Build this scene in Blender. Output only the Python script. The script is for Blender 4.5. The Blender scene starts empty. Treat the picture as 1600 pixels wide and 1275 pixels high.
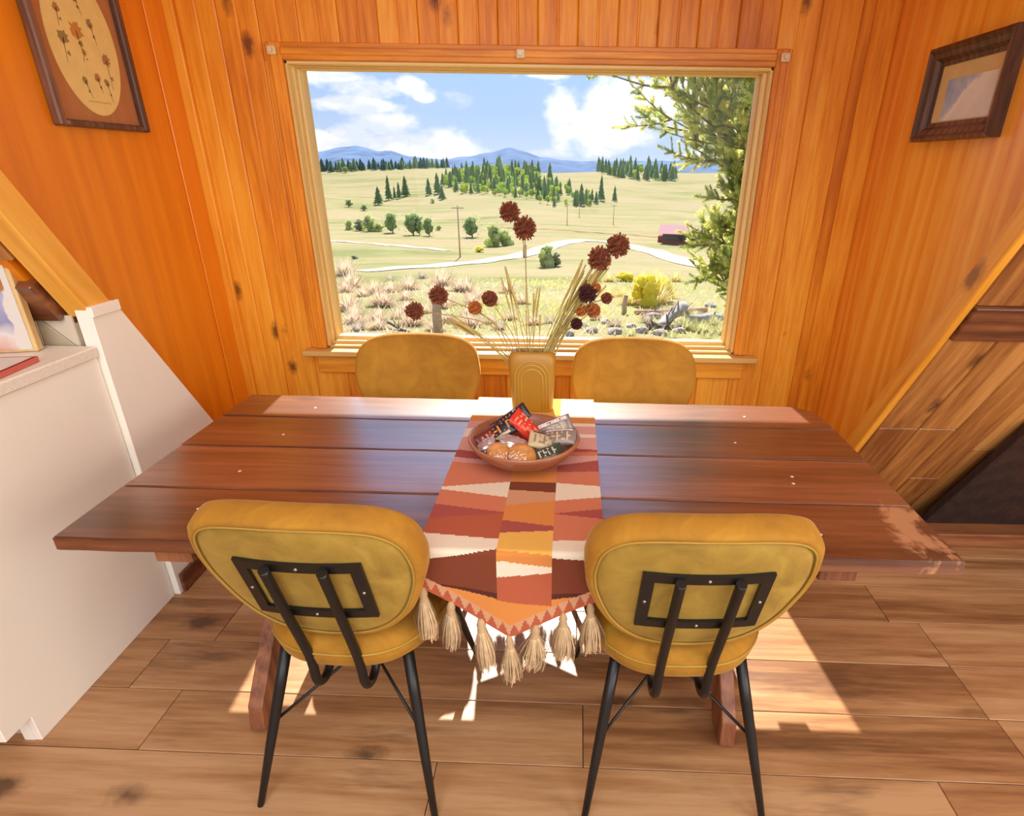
import bpy, bmesh, math, random
import numpy as np
from mathutils import Vector, Matrix
random.seed(7); RND = random.Random(11)
scene = bpy.context.scene
COL = scene.collection
PI = math.pi

# ------------------------------------------------------------------ camera
FPX, PITCH, YAW, ROLL = 892.31, .4179, -4.7e-3, -1.54e-2
CX, CY, CH = .1287, -1.5642, 1.5703
PX, PY = 72.74, 19.72
cp, sp, cy_, sy_ = math.cos(PITCH), math.sin(PITCH), math.cos(YAW), math.sin(YAW)
fw = Vector((sy_*cp, cy_*cp, -sp)); rt = Vector((cy_, -sy_, 0)); dn = fw.cross(rt)
cr, sr = math.cos(ROLL), math.sin(ROLL)
rt2 = cr*rt + sr*dn; dn2 = -sr*rt + cr*dn
cam_d = bpy.data.cameras.new('camera'); cam = bpy.data.objects.new('camera', cam_d); COL.objects.link(cam)
M = Matrix((( rt2.x, -dn2.x, -fw.x, CX), (rt2.y, -dn2.y, -fw.y, CY), (rt2.z, -dn2.z, -fw.z, CH), (0, 0, 0, 1)))
cam.matrix_world = M
cam_d.sensor_fit = 'HORIZONTAL'; cam_d.sensor_width = 36; cam_d.lens = FPX*36/1600
cam_d.shift_x = -PX/1600; cam_d.shift_y = PY/1600
cam_d.clip_start = .05; cam_d.clip_end = 9000
scene.camera = cam
def ray(u, v):
    a = (u-800-PX)/FPX; b = (v-637.5-PY)/FPX
    return rt2*a + dn2*b + fw
CP = Vector((CX, CY, CH))
def azel(u, v):
    d = ray(u, v); return math.atan2(d.x, d.y), math.atan2(d.z, math.hypot(d.x, d.y))

# ------------------------------------------------------------------ colour management
vs = scene.view_settings
scene.display_settings.display_device = 'sRGB'
vs.view_transform = 'Standard'; vs.look = 'None'; vs.gamma = 1; vs.use_curve_mapping = False
vs.exposure = 0.0
scene.cycles.max_bounces = 8; scene.cycles.diffuse_bounces = 5; scene.cycles.glossy_bounces = 4
scene.cycles.transparent_max_bounces = 16; scene.cycles.sample_clamp_indirect = 6
scene.cycles.use_denoising = True

# ------------------------------------------------------------------ node helpers
class NT:
    def __init__(s, tree): s.t = tree; s.n = tree.nodes; s.l = tree.links
    def node(s, typ, **k):
        n = s.n.new(typ)
        for a, b in k.items(): setattr(n, a, b)
        return n
    def put(s, inp, v):
        if isinstance(v, bpy.types.NodeSocket): s.l.new(v, inp)
        else: inp.default_value = v
    def math(s, op, a, b=None, c=None, clamp=False):
        n = s.node('ShaderNodeMath', operation=op, use_clamp=clamp); s.put(n.inputs[0], a)
        if b is not None: s.put(n.inputs[1], b)
        if c is not None: s.put(n.inputs[2], c)
        return n.outputs[0]
    def noise(s, vec, scale, detail=3, rough=.5, dist=0):
        n = s.node('ShaderNodeTexNoise'); s.put(n.inputs['Vector'], vec)
        n.inputs['Scale'].default_value = scale; n.inputs['Detail'].default_value = detail
        n.inputs['Roughness'].default_value = rough; n.inputs['Distortion'].default_value = dist
        return n.outputs['Fac']
    def ramp(s, f, stops, interp='LINEAR'):
        n = s.node('ShaderNodeValToRGB'); s.put(n.inputs[0], f); r = n.color_ramp; r.interpolation = interp
        while len(r.elements) < len(stops): r.elements.new(.5)
        for e, (p, c) in zip(r.elements, stops):
            e.position = p; e.color = (*c, 1) if len(c) == 3 else c
        return n.outputs[0]
    def mix(s, f, a, b, mode='MIX'):
        n = s.node('ShaderNodeMix', data_type='RGBA', blend_type=mode); s.put(n.inputs[0], f)
        s.put(n.inputs[6], a if isinstance(a, bpy.types.NodeSocket) else (*a, 1)); s.put(n.inputs[7], b if isinstance(b, bpy.types.NodeSocket) else (*b, 1))
        return n.outputs[2]
    def scale(s, vec, sc):
        n = s.node('ShaderNodeMapping'); s.put(n.inputs['Vector'], vec); n.inputs['Scale'].default_value = sc
        return n.outputs[0]
    def vadd(s, a, b):
        n = s.node('ShaderNodeVectorMath', operation='ADD'); s.put(n.inputs[0], a); s.put(n.inputs[1], b); return n.outputs[0]
    def bump(s, h, strength=.2, dist=.01):
        n = s.node('ShaderNodeBump'); n.inputs['Strength'].default_value = strength; n.inputs['Distance'].default_value = dist
        s.put(n.inputs['Height'], h); return n.outputs[0]
def srgb(r, g, b):
    f = lambda c: (c/255)/12.92 if c/255 <= .04045 else ((c/255+.055)/1.055)**2.4
    return (f(r), f(g), f(b))
def new_mat(name):
    m = bpy.data.materials.new(name); m.use_nodes = True; t = NT(m.node_tree)
    return m, t, m.node_tree.nodes['Principled BSDF']
def simple(name, col, rough=.6, metal=0., var=.06, vscale=20., bump=0., sheen=0., spec=None, emit=None):
    m, t, p = new_mat(name)
    co = t.node('ShaderNodeTexCoord').outputs['Object']
    f = t.noise(co, vscale, 4)
    a = tuple(max(0, c*(1-var)) for c in col); b = tuple(min(1, c*(1+var)) for c in col)
    t.put(p.inputs['Base Color'], t.ramp(f, [(.3, a), (.7, b)]))
    p.inputs['Roughness'].default_value = rough; p.inputs['Metallic'].default_value = metal
    if spec is not None: p.inputs['Specular IOR Level'].default_value = spec
    if sheen: p.inputs['Sheen Weight'].default_value = sheen; p.inputs['Sheen Roughness'].default_value = .4; p.inputs['Sheen Tint'].default_value = (*b, 1)
    if bump: t.put(p.inputs['Normal'], t.bump(t.noise(co, vscale*6, 4), bump, .003))
    return m

# ------------------------------------------------------------------ world: blue sky with broken white cloud
def build_world():
    w = bpy.data.worlds.new('sky'); scene.world = w; w.use_nodes = True; t = NT(w.node_tree)
    bg = w.node_tree.nodes['Background']
    d = t.node('ShaderNodeTexCoord').outputs['Generated']
    sx = t.node('ShaderNodeSeparateXYZ'); t.put(sx.inputs[0], d)
    x, y, z = sx.outputs
    az = t.math('ARCTAN2', x, y); el = t.math('ARCSINE', z)
    # world directions drive everything; warp noise gives the clouds ragged edges
    n1 = t.noise(t.scale(d, (1, 1, 1.8)), 9, 7, .62)
    n2 = t.noise(t.scale(d, (1, 1, 2.2)), 3.1, 6, .55)
    blobs = [((560, 215), .10, .03, .8), ((640, 232), .20, .03, 1.15), ((600, 195), .10, .03, .9), ((560, 165), .13, .018, 1.0), ((530, 222), .06, .02, 1.), ((600, 140), .16, .03, .62), ((520, 118), .10, .012, .8), ((640, 135), .05, .02, .9),
             ((660, 150), .04, .012, .8), ((500, 218), .05, .02, .9), ((880, 190), .05, .06, .9), ((950, 205), .12, .045, 1.15), ((1000, 160), .13, .04, 1.1), ((1090, 140), .15, .05, 1.0),
             ((860, 240), .10, .012, .6), ((1150, 210), .14, .05, .9), ((850, 118), .09, .008, .7), ((480, 120), .06, .015, .5)]
    s = None
    for (uv, wx, wy, amp) in blobs:
        a0, e0 = azel(*uv)
        da = t.math('DIVIDE', t.math('SUBTRACT', az, a0), wx*.55); de = t.math('DIVIDE', t.math('SUBTRACT', el, e0), wy*.8)
        r = t.math('ADD', t.math('MULTIPLY', da, da), t.math('MULTIPLY', de, de))
        g = t.math('MULTIPLY', t.math('EXPONENT', t.math('MULTIPLY', r, -1.)), amp)
        s = g if s is None else t.math('MAXIMUM', s, g)
    up = t.math('SUBTRACT', n2, .38)
    far = t.math('MULTIPLY', t.math('MULTIPLY', up, 2.6), t.math('MULTIPLY', t.math('SUBTRACT', el, .16), 6, clamp=True), clamp=True)
    m = t.math('MAXIMUM', s, far)
    m = t.math('ADD', t.math('MULTIPLY', m, .85), t.math('MULTIPLY', t.math('SUBTRACT', n1, .5), 1.5))
    cloud = t.ramp(m, [(.22, (0, 0, 0)), (.5, (1, 1, 1))])
    sky = t.ramp(t.math('MULTIPLY', t.math('MAXIMUM', el, 0), 1/1.4), [(0, (.66, .80, .96)), (.05, (.42, .62, .95)), (.12, (.30, .52, .94)), (.5, (.12, .30, .75)), (1, (.08, .2, .6))])
    shade = t.ramp(t.noise(t.scale(d, (1, 1, 2)), 14, 5), [(.38, (.80, .86, .98)), (.55, (1.12, 1.12, 1.12))])
    veil = t.mix(t.math('MULTIPLY', n2, .5), sky, (.62, .72, .96))
    c = t.mix(cloud, veil, shade)
    # sky brightened around the high sun to strengthen the table's reflection
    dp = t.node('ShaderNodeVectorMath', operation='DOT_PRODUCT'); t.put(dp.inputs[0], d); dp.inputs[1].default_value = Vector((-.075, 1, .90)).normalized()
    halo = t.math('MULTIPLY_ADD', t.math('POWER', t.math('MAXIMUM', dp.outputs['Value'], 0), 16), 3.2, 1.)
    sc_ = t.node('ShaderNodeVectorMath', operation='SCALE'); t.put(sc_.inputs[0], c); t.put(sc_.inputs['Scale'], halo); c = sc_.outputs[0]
    gm = t.math('MULTIPLY', t.math('LESS_THAN', el, 0), 1)
    c = t.mix(gm, c, (.45, .42, .3))
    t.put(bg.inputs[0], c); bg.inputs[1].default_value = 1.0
build_world()

# ------------------------------------------------------------------ sun and unseen fill lights added to brighten the room
def add_light(name, typ, energy, loc=(0, 0, 0), direction=None, color=(1, 1, 1), size=1, size_y=None):
    l = bpy.data.lights.new(name, typ); l.energy = energy; l.color = color
    o = bpy.data.objects.new(name, l); COL.objects.link(o); o.location = loc
    if direction: o.rotation_euler = Vector(direction).to_track_quat('-Z', 'Y').to_euler()
    if typ == 'SUN': l.angle = math.radians(.6)
    if typ == 'AREA':
        l.size = size
        if size_y: l.shape = 'RECTANGLE'; l.size_y = size_y
    return o
add_light('sun', 'SUN', 10.5, (0, 5, 8), (.075, -1, -.90), (1, .93, .80))
add_light('back_fill_light', 'AREA', 92, (.2, -4.1, 2.1), (0, 1, -.22), (1, .96, .90), 4.2, 2.4)  # added fill behind the camera, brightens the whole interior
add_light('side_fill_light', 'AREA', 105, (3.2, -2.3, 1.7), (-1, .42, -.05), (1, .96, .90), 2.2, 1.8)  # added fill from the right, lifts the white cabinet and left wall
add_light('overhead_fill_light', 'AREA', 46, (.1, -1.9, 3.3), (0, .35, -1), (1, .95, .88), 2.4, 1.6)  # added fill overhead, brightens the front chair backs

# ------------------------------------------------------------------ mesh helpers
def mesh_from(name, bm, mats, smooth=False):
    me = bpy.data.meshes.new(name); bm.normal_update(); bm.to_mesh(me); bm.free()
    for m in (mats if isinstance(mats, (list, tuple)) else [mats]): me.materials.append(m)
    if smooth:
        for p in me.polygons: p.use_smooth = True
    return me
def link(name, me, parent=None, loc=None, rot=None):
    o = bpy.data.objects.new(name, me); COL.objects.link(o)
    if parent: o.parent = parent
    if loc is not None: o.location = loc
    if rot is not None: o.rotation_euler = rot
    return o
def obj(name, bm, mats, parent=None, smooth=False, loc=None, rot=None):
    return link(name, mesh_from(name, bm, mats, smooth), parent, loc, rot)
def tag(o, label=None, cat=None, group=None, kind=None):
    if label: o['label'] = label
    if cat: o['category'] = cat
    if group: o['group'] = group
    if kind: o['kind'] = kind
    return o
def thing(name, label, cat, loc=(0, 0, 0), rz=0, group=None):
    o = bpy.data.objects.new(name, None); COL.objects.link(o); o.location = loc; o.rotation_euler = (0, 0, rz); o.empty_display_size = .05
    return tag(o, label, cat, group)
def copy_tree(o, parent=None):
    c = o.copy(); COL.objects.link(c)
    if parent: c.parent = parent
    for ch in list(o.children): copy_tree(ch, c)
    return c
def box(bm, a, b, bev=0, mi=0, mat=None):
    vs_ = [bm.verts.new((x, y, z)) for x in (a[0], b[0]) for y in (a[1], b[1]) for z in (a[2], b[2])]
    fs = []
    for q in ((0, 1, 3, 2), (4, 6, 7, 5), (0, 4, 5, 1), (2, 3, 7, 6), (0, 2, 6, 4), (1, 5, 7, 3)):
        f = bm.faces.new([vs_[i] for i in q]); f.material_index = mi; fs.append(f)
    if bev:
        es = list({e for f in fs for e in f.edges})
        r = bmesh.ops.bevel(bm, geom=es, offset=bev, segments=1, affect='EDGES', profile=.5)
        vs_ = list({v for f in r['faces'] for v in f.verts})
        for f in r['faces']: f.material_index = mi
    if mat is not None:
        bmesh.ops.transform(bm, matrix=mat, verts=vs_)
    return vs_
def prism(bm, pts, d, bev=0, mi=0):
    """pts: list of 3D points of a planar polygon, extruded by vector d"""
    d = Vector(d); A = [bm.verts.new(p) for p in pts]; B = [bm.verts.new(Vector(p)+d) for p in pts]
    n = len(pts); fs = [bm.faces.new(A), bm.faces.new(B[::-1])]
    for i in range(n): fs.append(bm.faces.new((A[i], B[i], B[(i+1) % n], A[(i+1) % n])))
    for f in fs: f.material_index = mi
    bmesh.ops.recalc_face_normals(bm, faces=fs)
    if bev:
        es = list({e for f in fs for e in f.edges}); bmesh.ops.bevel(bm, geom=es, offset=bev, segments=1, affect='EDGES')
def tube(bm, pts, rad, seg=8, mi=0, cap=True):
    """tube through points with radius (scalar or list)"""
    pts = [Vector(p) for p in pts]; n = len(pts); R = rad if isinstance(rad, (list, tuple)) else [rad]*n
    rings = []; up = None
    for i, p in enumerate(pts):
        t = (pts[min(i+1, n-1)]-pts[max(i-1, 0)]).normalized()
        if up is None:
            up = Vector((0, 0, 1)) if abs(t.z) < .9 else Vector((1, 0, 0))
        a = t.cross(up).normalized(); b = a.cross(t).normalized(); up = b
        rings.append([bm.verts.new(p+R[i]*(math.cos(2*PI*k/seg)*a+math.sin(2*PI*k/seg)*b)) for k in range(seg)])
    for i in range(n-1):
        for k in range(seg):
            f = bm.faces.new((rings[i][k], rings[i][(k+1) % seg], rings[i+1][(k+1) % seg], rings[i+1][k])); f.material_index = mi; f.smooth = True
    if cap:
        bm.faces.new(rings[0][::-1]).material_index = mi; bm.faces.new(rings[-1]).material_index = mi
def smoothpath(pts, n=6):
    P = [Vector(p) for p in pts]; out = []
    for i in range(len(P)-1):
        p0 = P[max(i-1, 0)]; p1 = P[i]; p2 = P[i+1]; p3 = P[min(i+2, len(P)-1)]
        for k in range(n):
            t = k/n
            out.append(.5*((2*p1)+(-p0+p2)*t+(2*p0-5*p1+4*p2-p3)*t*t+(-p0+3*p1-3*p2+p3)*t**3))
    out.append(P[-1]); return out
def lathe(bm, prof, seg=40, mi=0):
    rings = []
    for r, z in prof:
        rings.append([bm.verts.new((r*math.cos(2*PI*k/seg), r*math.sin(2*PI*k/seg), z)) for k in range(seg)] if r > 1e-5 else [bm.verts.new((0, 0, z))])
    for A, B in zip(rings, rings[1:]):
        for k in range(seg):
            a = [A[k % len(A)], A[(k+1) % len(A)], B[(k+1) % len(B)], B[k % len(B)]]
            a = list(dict.fromkeys(a))
            if len(a) > 2: f = bm.faces.new(a); f.material_index = mi; f.smooth = True
def ico(bm, r, sub=2, loc=(0, 0, 0), sc=(1, 1, 1), jit=0, rnd=RND, mi=0):
    res = bmesh.ops.create_icosphere(bm, subdivisions=sub, radius=r)
    for v in res['verts']:
        if jit: v.co *= 1+rnd.uniform(-jit, jit)
        v.co = Vector((v.co.x*sc[0]+loc[0], v.co.y*sc[1]+loc[1], v.co.z*sc[2]+loc[2]))
    for v in res['verts']:
        for f in v.link_faces: f.material_index = mi
    return res['verts']

# ------------------------------------------------------------------ materials
def wood(name, dark, mid, light, axis='Z', rough=.45, knots=.0, knotcol=(.09, .025, .008), gs=1., coat=0., streak=None, bump=.12, kscale=1., contrast=1., kplane=None, rv=.22):
    m, t, p = new_mat(name)
    co = t.node('ShaderNodeTexCoord').outputs['Object']
    oi = t.node('ShaderNodeObjectInfo').outputs['Random']
    cmb = t.node('ShaderNodeCombineXYZ'); t.put(cmb.inputs[0], t.math('MULTIPLY', oi, 13.)); t.put(cmb.inputs[1], t.math('MULTIPLY', oi, 7.)); t.put(cmb.inputs[2], t.math('MULTIPLY', oi, 29.))
    v = t.vadd(co, cmb.outputs[0])
    k = .07
    sc = {'Z': (1, 1, k), 'X': (k, 1, 1), 'Y': (1, k, 1)}[axis]
    vs_ = t.scale(v, sc)
    warp = t.noise(vs_, 5*gs, 2, .5)
    fine = t.noise(vs_, 60*gs, 4, .65)
    wv = t.node('ShaderNodeTexWave', wave_type='RINGS'); t.put(wv.inputs['Vector'], vs_)
    wv.inputs['Scale'].default_value = 6*gs; wv.inputs['Distortion'].default_value = 7; wv.inputs['Detail'].default_value = 2; wv.inputs['Detail Scale'].default_value = 1.2
    f = t.math('ADD', t.math('MULTIPLY', wv.outputs['Fac'], .15*contrast), t.math('ADD', t.math('MULTIPLY', fine, .62*contrast), t.math('MULTIPLY', warp, .3)))
    f = t.math('ADD', t.math('ADD', f, .385-.385*contrast), t.math('MULTIPLY', t.math('SUBTRACT', oi, .5), rv))
    col = t.ramp(f, [(.34, dark), (.53, mid), (.72, light)])
    h = fine
    if knots:
        kv = t.scale(v, kplane or {'Z': (1, .0, .55), 'X': (.55, 1, 0), 'Y': (1, .55, 0)}[axis])
        vo = t.node('ShaderNodeTexVoronoi'); t.put(vo.inputs['Vector'], t.vadd(kv, t.scale(t.noise(v, 30, 2), (.02, .02, .02)))); vo.inputs['Scale'].default_value = 5*kscale
        cs = t.node('ShaderNodeSeparateColor'); t.put(cs.inputs[0], vo.outputs['Color'])
        gate = t.math('LESS_THAN', cs.outputs[0], knots)
        kd = t.math('ADD', vo.outputs['Distance'], t.math('MULTIPLY', t.math('SUBTRACT', t.noise(v, 45, 3), .5), .08))
        km = t.ramp(kd, [(.09, (1, 1, 1)), (.14, (.5, .5, .5)), (.21, (0, 0, 0))])
        km = t.math('MULTIPLY', km, gate)
        col = t.mix(t.math('MULTIPLY', km, .85), col, knotcol)
    if streak:
        sn = t.noise(t.scale(v, {'Z': (1, 1, .18), 'X': (.18, 1, 1), 'Y': (1, .18, 1)}[axis]), 4.5, 5, .7)
        sm = t.ramp(sn, [(.56, (0, 0, 0)), (.68, (1, 1, 1))])
        col = t.mix(t.math('MULTIPLY', sm, .7), col, streak)
    t.put(p.inputs['Base Color'], col); p.inputs['Roughness'].default_value = rough
    if coat: p.inputs['Coat Weight'].default_value = coat; p.inputs['Coat Roughness'].default_value = .22
    t.put(p.inputs['Normal'], t.bump(h, bump, .002))
    return m
M_PINE = wood('varnished knotty pine', (.58, .16, .006), (.80, .28, .012), (.92, .42, .035), 'Z', .42, knots=.5, knotcol=(.10, .016, .003), gs=.9, kscale=1.3)
M_PINEX = wood('varnished pine rail', (.60, .19, .007), (.82, .31, .015), (.92, .43, .04), 'X', .4, gs=.9)
M_PINEY = wood('varnished pine slope trim', (.62, .22, .014), (.84, .38, .04), (.93, .50, .09), 'Z', .4, knots=.12, knotcol=(.22, .06, .02), gs=.8, contrast=.7, kplane=(0, 1, .55))
M_PLY = wood('orange plywood', (.70, .19, .004), (.84, .27, .008), (.92, .36, .02), 'Z', .33, gs=.5, contrast=.6)
M_PLYR = wood('honey plywood', (.66, .21, .008), (.85, .34, .025), (.94, .48, .07), 'Z', .27, gs=.6, contrast=1.)
M_SASH = wood('pale pine window sash', (.62, .36, .09), (.76, .50, .16), (.86, .64, .28), 'X', .45, gs=.8, contrast=.6)
M_SASHZ = wood('pale pine window jamb', (.62, .36, .09), (.76, .50, .16), (.86, .64, .28), 'Z', .45, gs=.8, contrast=.6)
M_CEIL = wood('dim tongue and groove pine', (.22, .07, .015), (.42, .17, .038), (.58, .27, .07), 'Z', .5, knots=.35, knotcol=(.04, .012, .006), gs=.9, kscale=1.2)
M_DARKW = wood('dark wood and shadow strips', (.012, .005, .003), (.03, .011, .006), (.05, .018, .009), 'Z', .8)
M_BEAM = wood('reddish brown beam', (.10, .03, .010), (.20, .065, .022), (.32, .12, .04), 'X', .5, knots=.3, kplane=(.55, 0, 1))
M_FLOOR = wood('rustic oak plank', (.235, .10, .036), (.41, .205, .082), (.54, .31, .145), 'X', .40, knots=.5, knotcol=(.08, .035, .016), gs=.55, streak=(.10, .042, .018), bump=.08, kscale=.9, contrast=1.15, rv=.12)
M_TABLE = wood('dark stained table plank', (.085, .024, .010), (.18, .055, .022), (.30, .105, .045), 'X', .33, knots=.2, knotcol=(.03, .012, .008), gs=.7, coat=.6)
M_LEG = wood('stained trestle wood', (.10, .03, .012), (.22, .075, .03), (.34, .13, .05), 'Z', .45, knots=.1)
M_FRAME = wood('weathered walnut frame', (.05, .022, .014), (.13, .055, .03), (.24, .11, .065), 'Z', .45, gs=1.6)
def add_wear(m):
    """stain rubbed off toward the right end of the front planks"""
    t = NT(m.node_tree); p = m.node_tree.nodes['Principled BSDF']; co = t.node('ShaderNodeTexCoord').outputs['Object']
    sx = t.node('ShaderNodeSeparateXYZ'); t.put(sx.inputs[0], co)
    gx = t.math('MULTIPLY', t.math('SUBTRACT', sx.outputs[0], .70), 3.2, clamp=True); gy = t.math('MULTIPLY', t.math('SUBTRACT', -.02, sx.outputs[1]), 4., clamp=True)
    n = t.noise(t.scale(co, (1.3, .55, 1)), 9, 5, .62, .6); n2 = t.noise(t.scale(co, (.2, 1, 1)), 90, 3)
    w = t.math('ADD', t.math('MULTIPLY', n, t.math('MULTIPLY', gx, gy)), t.math('MULTIPLY', t.math('SUBTRACT', n2, .5), .12))
    mk = t.ramp(w, [(.46, (0, 0, 0)), (.54, (1, 1, 1))])
    old = p.inputs['Base Color'].links[0].from_socket
    t.put(p.inputs['Base Color'], t.mix(t.math('MULTIPLY', mk, .75), old, (.60, .29, .13)))
add_wear(M_TABLE)
M_TABLE.node_tree.nodes['Principled BSDF'].inputs['Coat Weight'].default_value = 1.0; M_TABLE.node_tree.nodes['Principled BSDF'].inputs['Coat IOR'].default_value = 1.75; M_TABLE.node_tree.nodes['Principled BSDF'].inputs['Coat Roughness'].default_value = .24
M_WHITE = simple('cream white paint', (.94, .89, .76), .45, var=.02, vscale=3)
M_COUNTER = simple('speckled cream laminate', (.84, .77, .63), .5, var=.12, vscale=260)
M_TOEKICK = simple('dull toe kick', (.5, .42, .32), .7)
M_TILE = simple('cream glazed tile', (.66, .56, .42), .3, var=.05, vscale=8)
M_TILED = simple('tan glazed tile', (.50, .40, .27), .3, var=.05, vscale=8)
M_GROUT = simple('tan grout', (.36, .27, .18), .9)
M_BLACK = simple('black powder coat', (.008, .007, .006), .42, var=.2)
M_STEEL = simple('dull steel bolt', (.35, .3, .26), .35, metal=.9)
M_VASE = simple('ochre ceramic', (.42, .205, .018), .4, var=.05, vscale=9)
M_SNACKCL = None
def velvet(name, a, b, c):
    m, t, p = new_mat(name); co = t.node('ShaderNodeTexCoord').outputs['Object']
    n = t.noise(co, 11, 5, .6, .8); n2 = t.noise(co, 3, 2)
    f = t.math('ADD', t.math('MULTIPLY', n, .7), t.math('MULTIPLY', n2, .3))
    t.put(p.inputs['Base Color'], t.ramp(f, [(.36, a), (.5, b), (.66, c)]))
    p.inputs['Roughness'].default_value = .85; p.inputs['Sheen Weight'].default_value = .3
    p.inputs['Sheen Roughness'].default_value = .35; p.inputs['Sheen Tint'].default_value = (1, .75, .28, 1)
    t.put(p.inputs['Normal'], t.bump(t.noise(co, 300, 2), .08, .001)); return m
M_VELVET = velvet('mustard velvet', (.33, .142, .007), (.41, .182, .009), (.49, .238, .016))
M_VELVET2 = velvet('olive mustard velvet', (.27, .155, .018), (.37, .22, .028), (.46, .295, .045))
M_PIPE = simple('mustard piping', (.42, .25, .035), .8)

# ------------------------------------------------------------------ THE ROOM
YW, XL, XR = 1.17, -1.485, 1.439          # window wall, cheek walls
OX0, OX1, OZ0, OZ1 = -1.035, .975, .735, 1.955   # window opening in the wall
RY0 = .86                                  # where the roof slope reaches the floor
TAN = 1.732
def roof_z(y): return TAN*(RY0-y)
DC = 2.46                                  # dormer ceiling

def struct(name, bm, m, parent=None):
    o = obj(name, bm, m, parent)
    if parent is None: o['kind'] = 'structure'
    return o
# floor: slab and planks
bm = bmesh.new(); box(bm, (-3.4, -4.6, -.14), (3.4, 1.30, -.012)); floor = struct('floor', bm, simple('dark joint', (.08, .045, .025), .9))
FR = -.0207
def build_planks():
    me = {}
    rows = [(-.256-.2095*k) for k in range(-7, 11)]
    seam_x = {.163: 1.395, -.256: 1.50, -.465: 1.52, -.046: .2, .372: -.4, -.675: -.2}
    for ri, y0 in enumerate(rows):
        key = min(seam_x, key=lambda q: abs(q-y0)); off = seam_x[key] if abs(key-y0) < .05 else RND.uniform(-.8, .6)
        if y0 > 1.1: continue
        L = 1.42 if ri % 2 else 1.30
        if abs(y0+.256) < .05: L = 2.76
        xs = [off+L*j for j in range(-4, 4)]
        for j, x0 in enumerate(xs):
            a, b = max(x0, -3.35), min(x0+L, 3.35)
            if b-a < .05: continue
            ln = round(b-a, 3)
            if ln not in me:
                bb = bmesh.new(); box(bb, (0, 0, -.012), (ln-.0025, .207, 0), .0012); me[ln] = mesh_from('plank', bb, M_FLOOR)
            o = link('plank', me[ln], floor, (a, y0, 0))
            c, s_ = math.cos(FR), math.sin(FR); o.location = (a*c-y0*s_, a*s_+y0*c, 0); o.rotation_euler = (0, 0, FR)
build_planks()

# back wall: backing with the opening, boards in front
def slab_with_hole(bm, y0, y1, x0, x1, z0, z1, hx0, hx1, hz0, hz1):
    box(bm, (x0, y0, z0), (hx0, y1, z1)); box(bm, (hx1, y0, z0), (x1, y1, z1))
    box(bm, (hx0, y0, z0), (hx1, y1, hz0)); box(bm, (hx0, y0, hz1), (hx1, y1, z1))
bm = bmesh.new(); slab_with_hole(bm, YW+.014, YW+.17, XL-.12, XR+.12, -.1, DC+.1, OX0-.005, OX1+.005, OZ0, OZ1+.005)
wall_back = struct('wall_back', bm, M_DARKW)
def board_mesh(w, h, d=.014):
    b = bmesh.new(); g = .005
    # tongue-and-groove board with chamfered edges and a centre bead, profile in x, extruded in z
    prof = [(0, d), (0, .004), (g, 0), (w*.5-.006, 0), (w*.5-.002, .0035), (w*.5+.002, .0035), (w*.5+.006, 0), (w-g, 0), (w, .004), (w, d)]
    prism(b, [(x, y, 0) for x, y in prof], (0, 0, h)); return mesh_from('board', b, M_PINE)
bmesh_cache = {}
BW = .161; x = XL+.045
while x < XR-.01:
    w = min(BW, XR-x)
    spans = [(0, DC)]
    if x+w > OX0 and x < OX1:
        if x >= OX0-.001 and x+w <= OX1+.001: spans = [(0, OZ0), (OZ1, DC)]
        else: spans = [(0, OZ0), (OZ1, DC), 'side']
    for sp_ in spans:
        if sp_ == 'side':
            if x < OX0: a, ww = x, OX0-x
            else: a, ww = OX1, x+w-OX1
            z0, z1 = OZ0, OZ1
            if ww < .012: continue
            bb = bmesh.new(); box(bb, (0, 0, 0), (ww, .014, z1-z0), .003); me = mesh_from('board', bb, M_PINE)
            link('board', me, wall_back, (a, YW, z0)); continue
        key = (round(w, 3), round(sp_[1]-sp_[0], 3))
        if key not in bmesh_cache: bmesh_cache[key] = board_mesh(w-.0015, sp_[1]-sp_[0])
        link('board', bmesh_cache[key], wall_back, (x, YW, sp_[0]))
    x += BW
# corner boards of the back wall
bm = bmesh.new(); box(bm, (XL, YW-.018, 0), (XL+.045, YW+.014, DC), .004); struct('trim_1', bm, M_PINE)
bm = bmesh.new(); box(bm, (XR-.10, YW-.016, 0), (XR, YW-.0005, DC), .004); struct('trim_2', bm, M_PINE)

# cheek walls (above the roof slope)
def cheek(name, xin, sgn, mat):
    yb = RY0+.02
    pts = [(xin, YW+.17, -.05), (xin, YW+.17, DC+.05), (xin, RY0-(DC+.05)/TAN, DC+.05), (xin, RY0+.05, -.05)]
    b = bmesh.new(); prism(b, pts, (sgn*.10, 0, 0)); return struct(name, b, mat)
cheek('wall_left', XL, -1, M_PLY); cheek('wall_right', XR, 1, M_PLYR)
# flat batten in the left corner and plywood seam on the right
bm = bmesh.new(); box(bm, (XL, YW-.14, .0), (XL+.008, YW-.019, DC), .003); struct('trim_3', bm, M_PLY)

# slope trims: boxed rafters facing the dormer, proud of the cheeks
def slope_mat(): # local x = x, local z = up slope, local y = into roof
    return Matrix(((1, 0, 0, 0), (0, .866, -.5, RY0), (0, .5, .866, 0), (0, 0, 0, 1)))
SM = slope_mat()
def slope_board(name, x0, x1, off0, off1, mat, zlo=0., zhi=3.6):
    """board along the roof slope, built in slope space; off = shift in y"""
    b = bmesh.new(); o0, o1 = off0*.866, off1*.866
    pts = [(x0, o0, (zlo-.5*o0)/.866), (x0, o1, (zlo-.5*o1)/.866), (x0, o1, zhi/.866), (x0, o0, zhi/.866)]
    prism(b, pts, (x1-x0, 0, 0), .004); o = struct(name, b, mat); o.matrix_world = SM; return o
slope_board('trim_4', -1.375, -1.45, .005, .115, M_PINEY, zlo=1.11)
slope_board('trim_5', 1.343, 1.373, .0, .085, M_PINEY)
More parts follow.
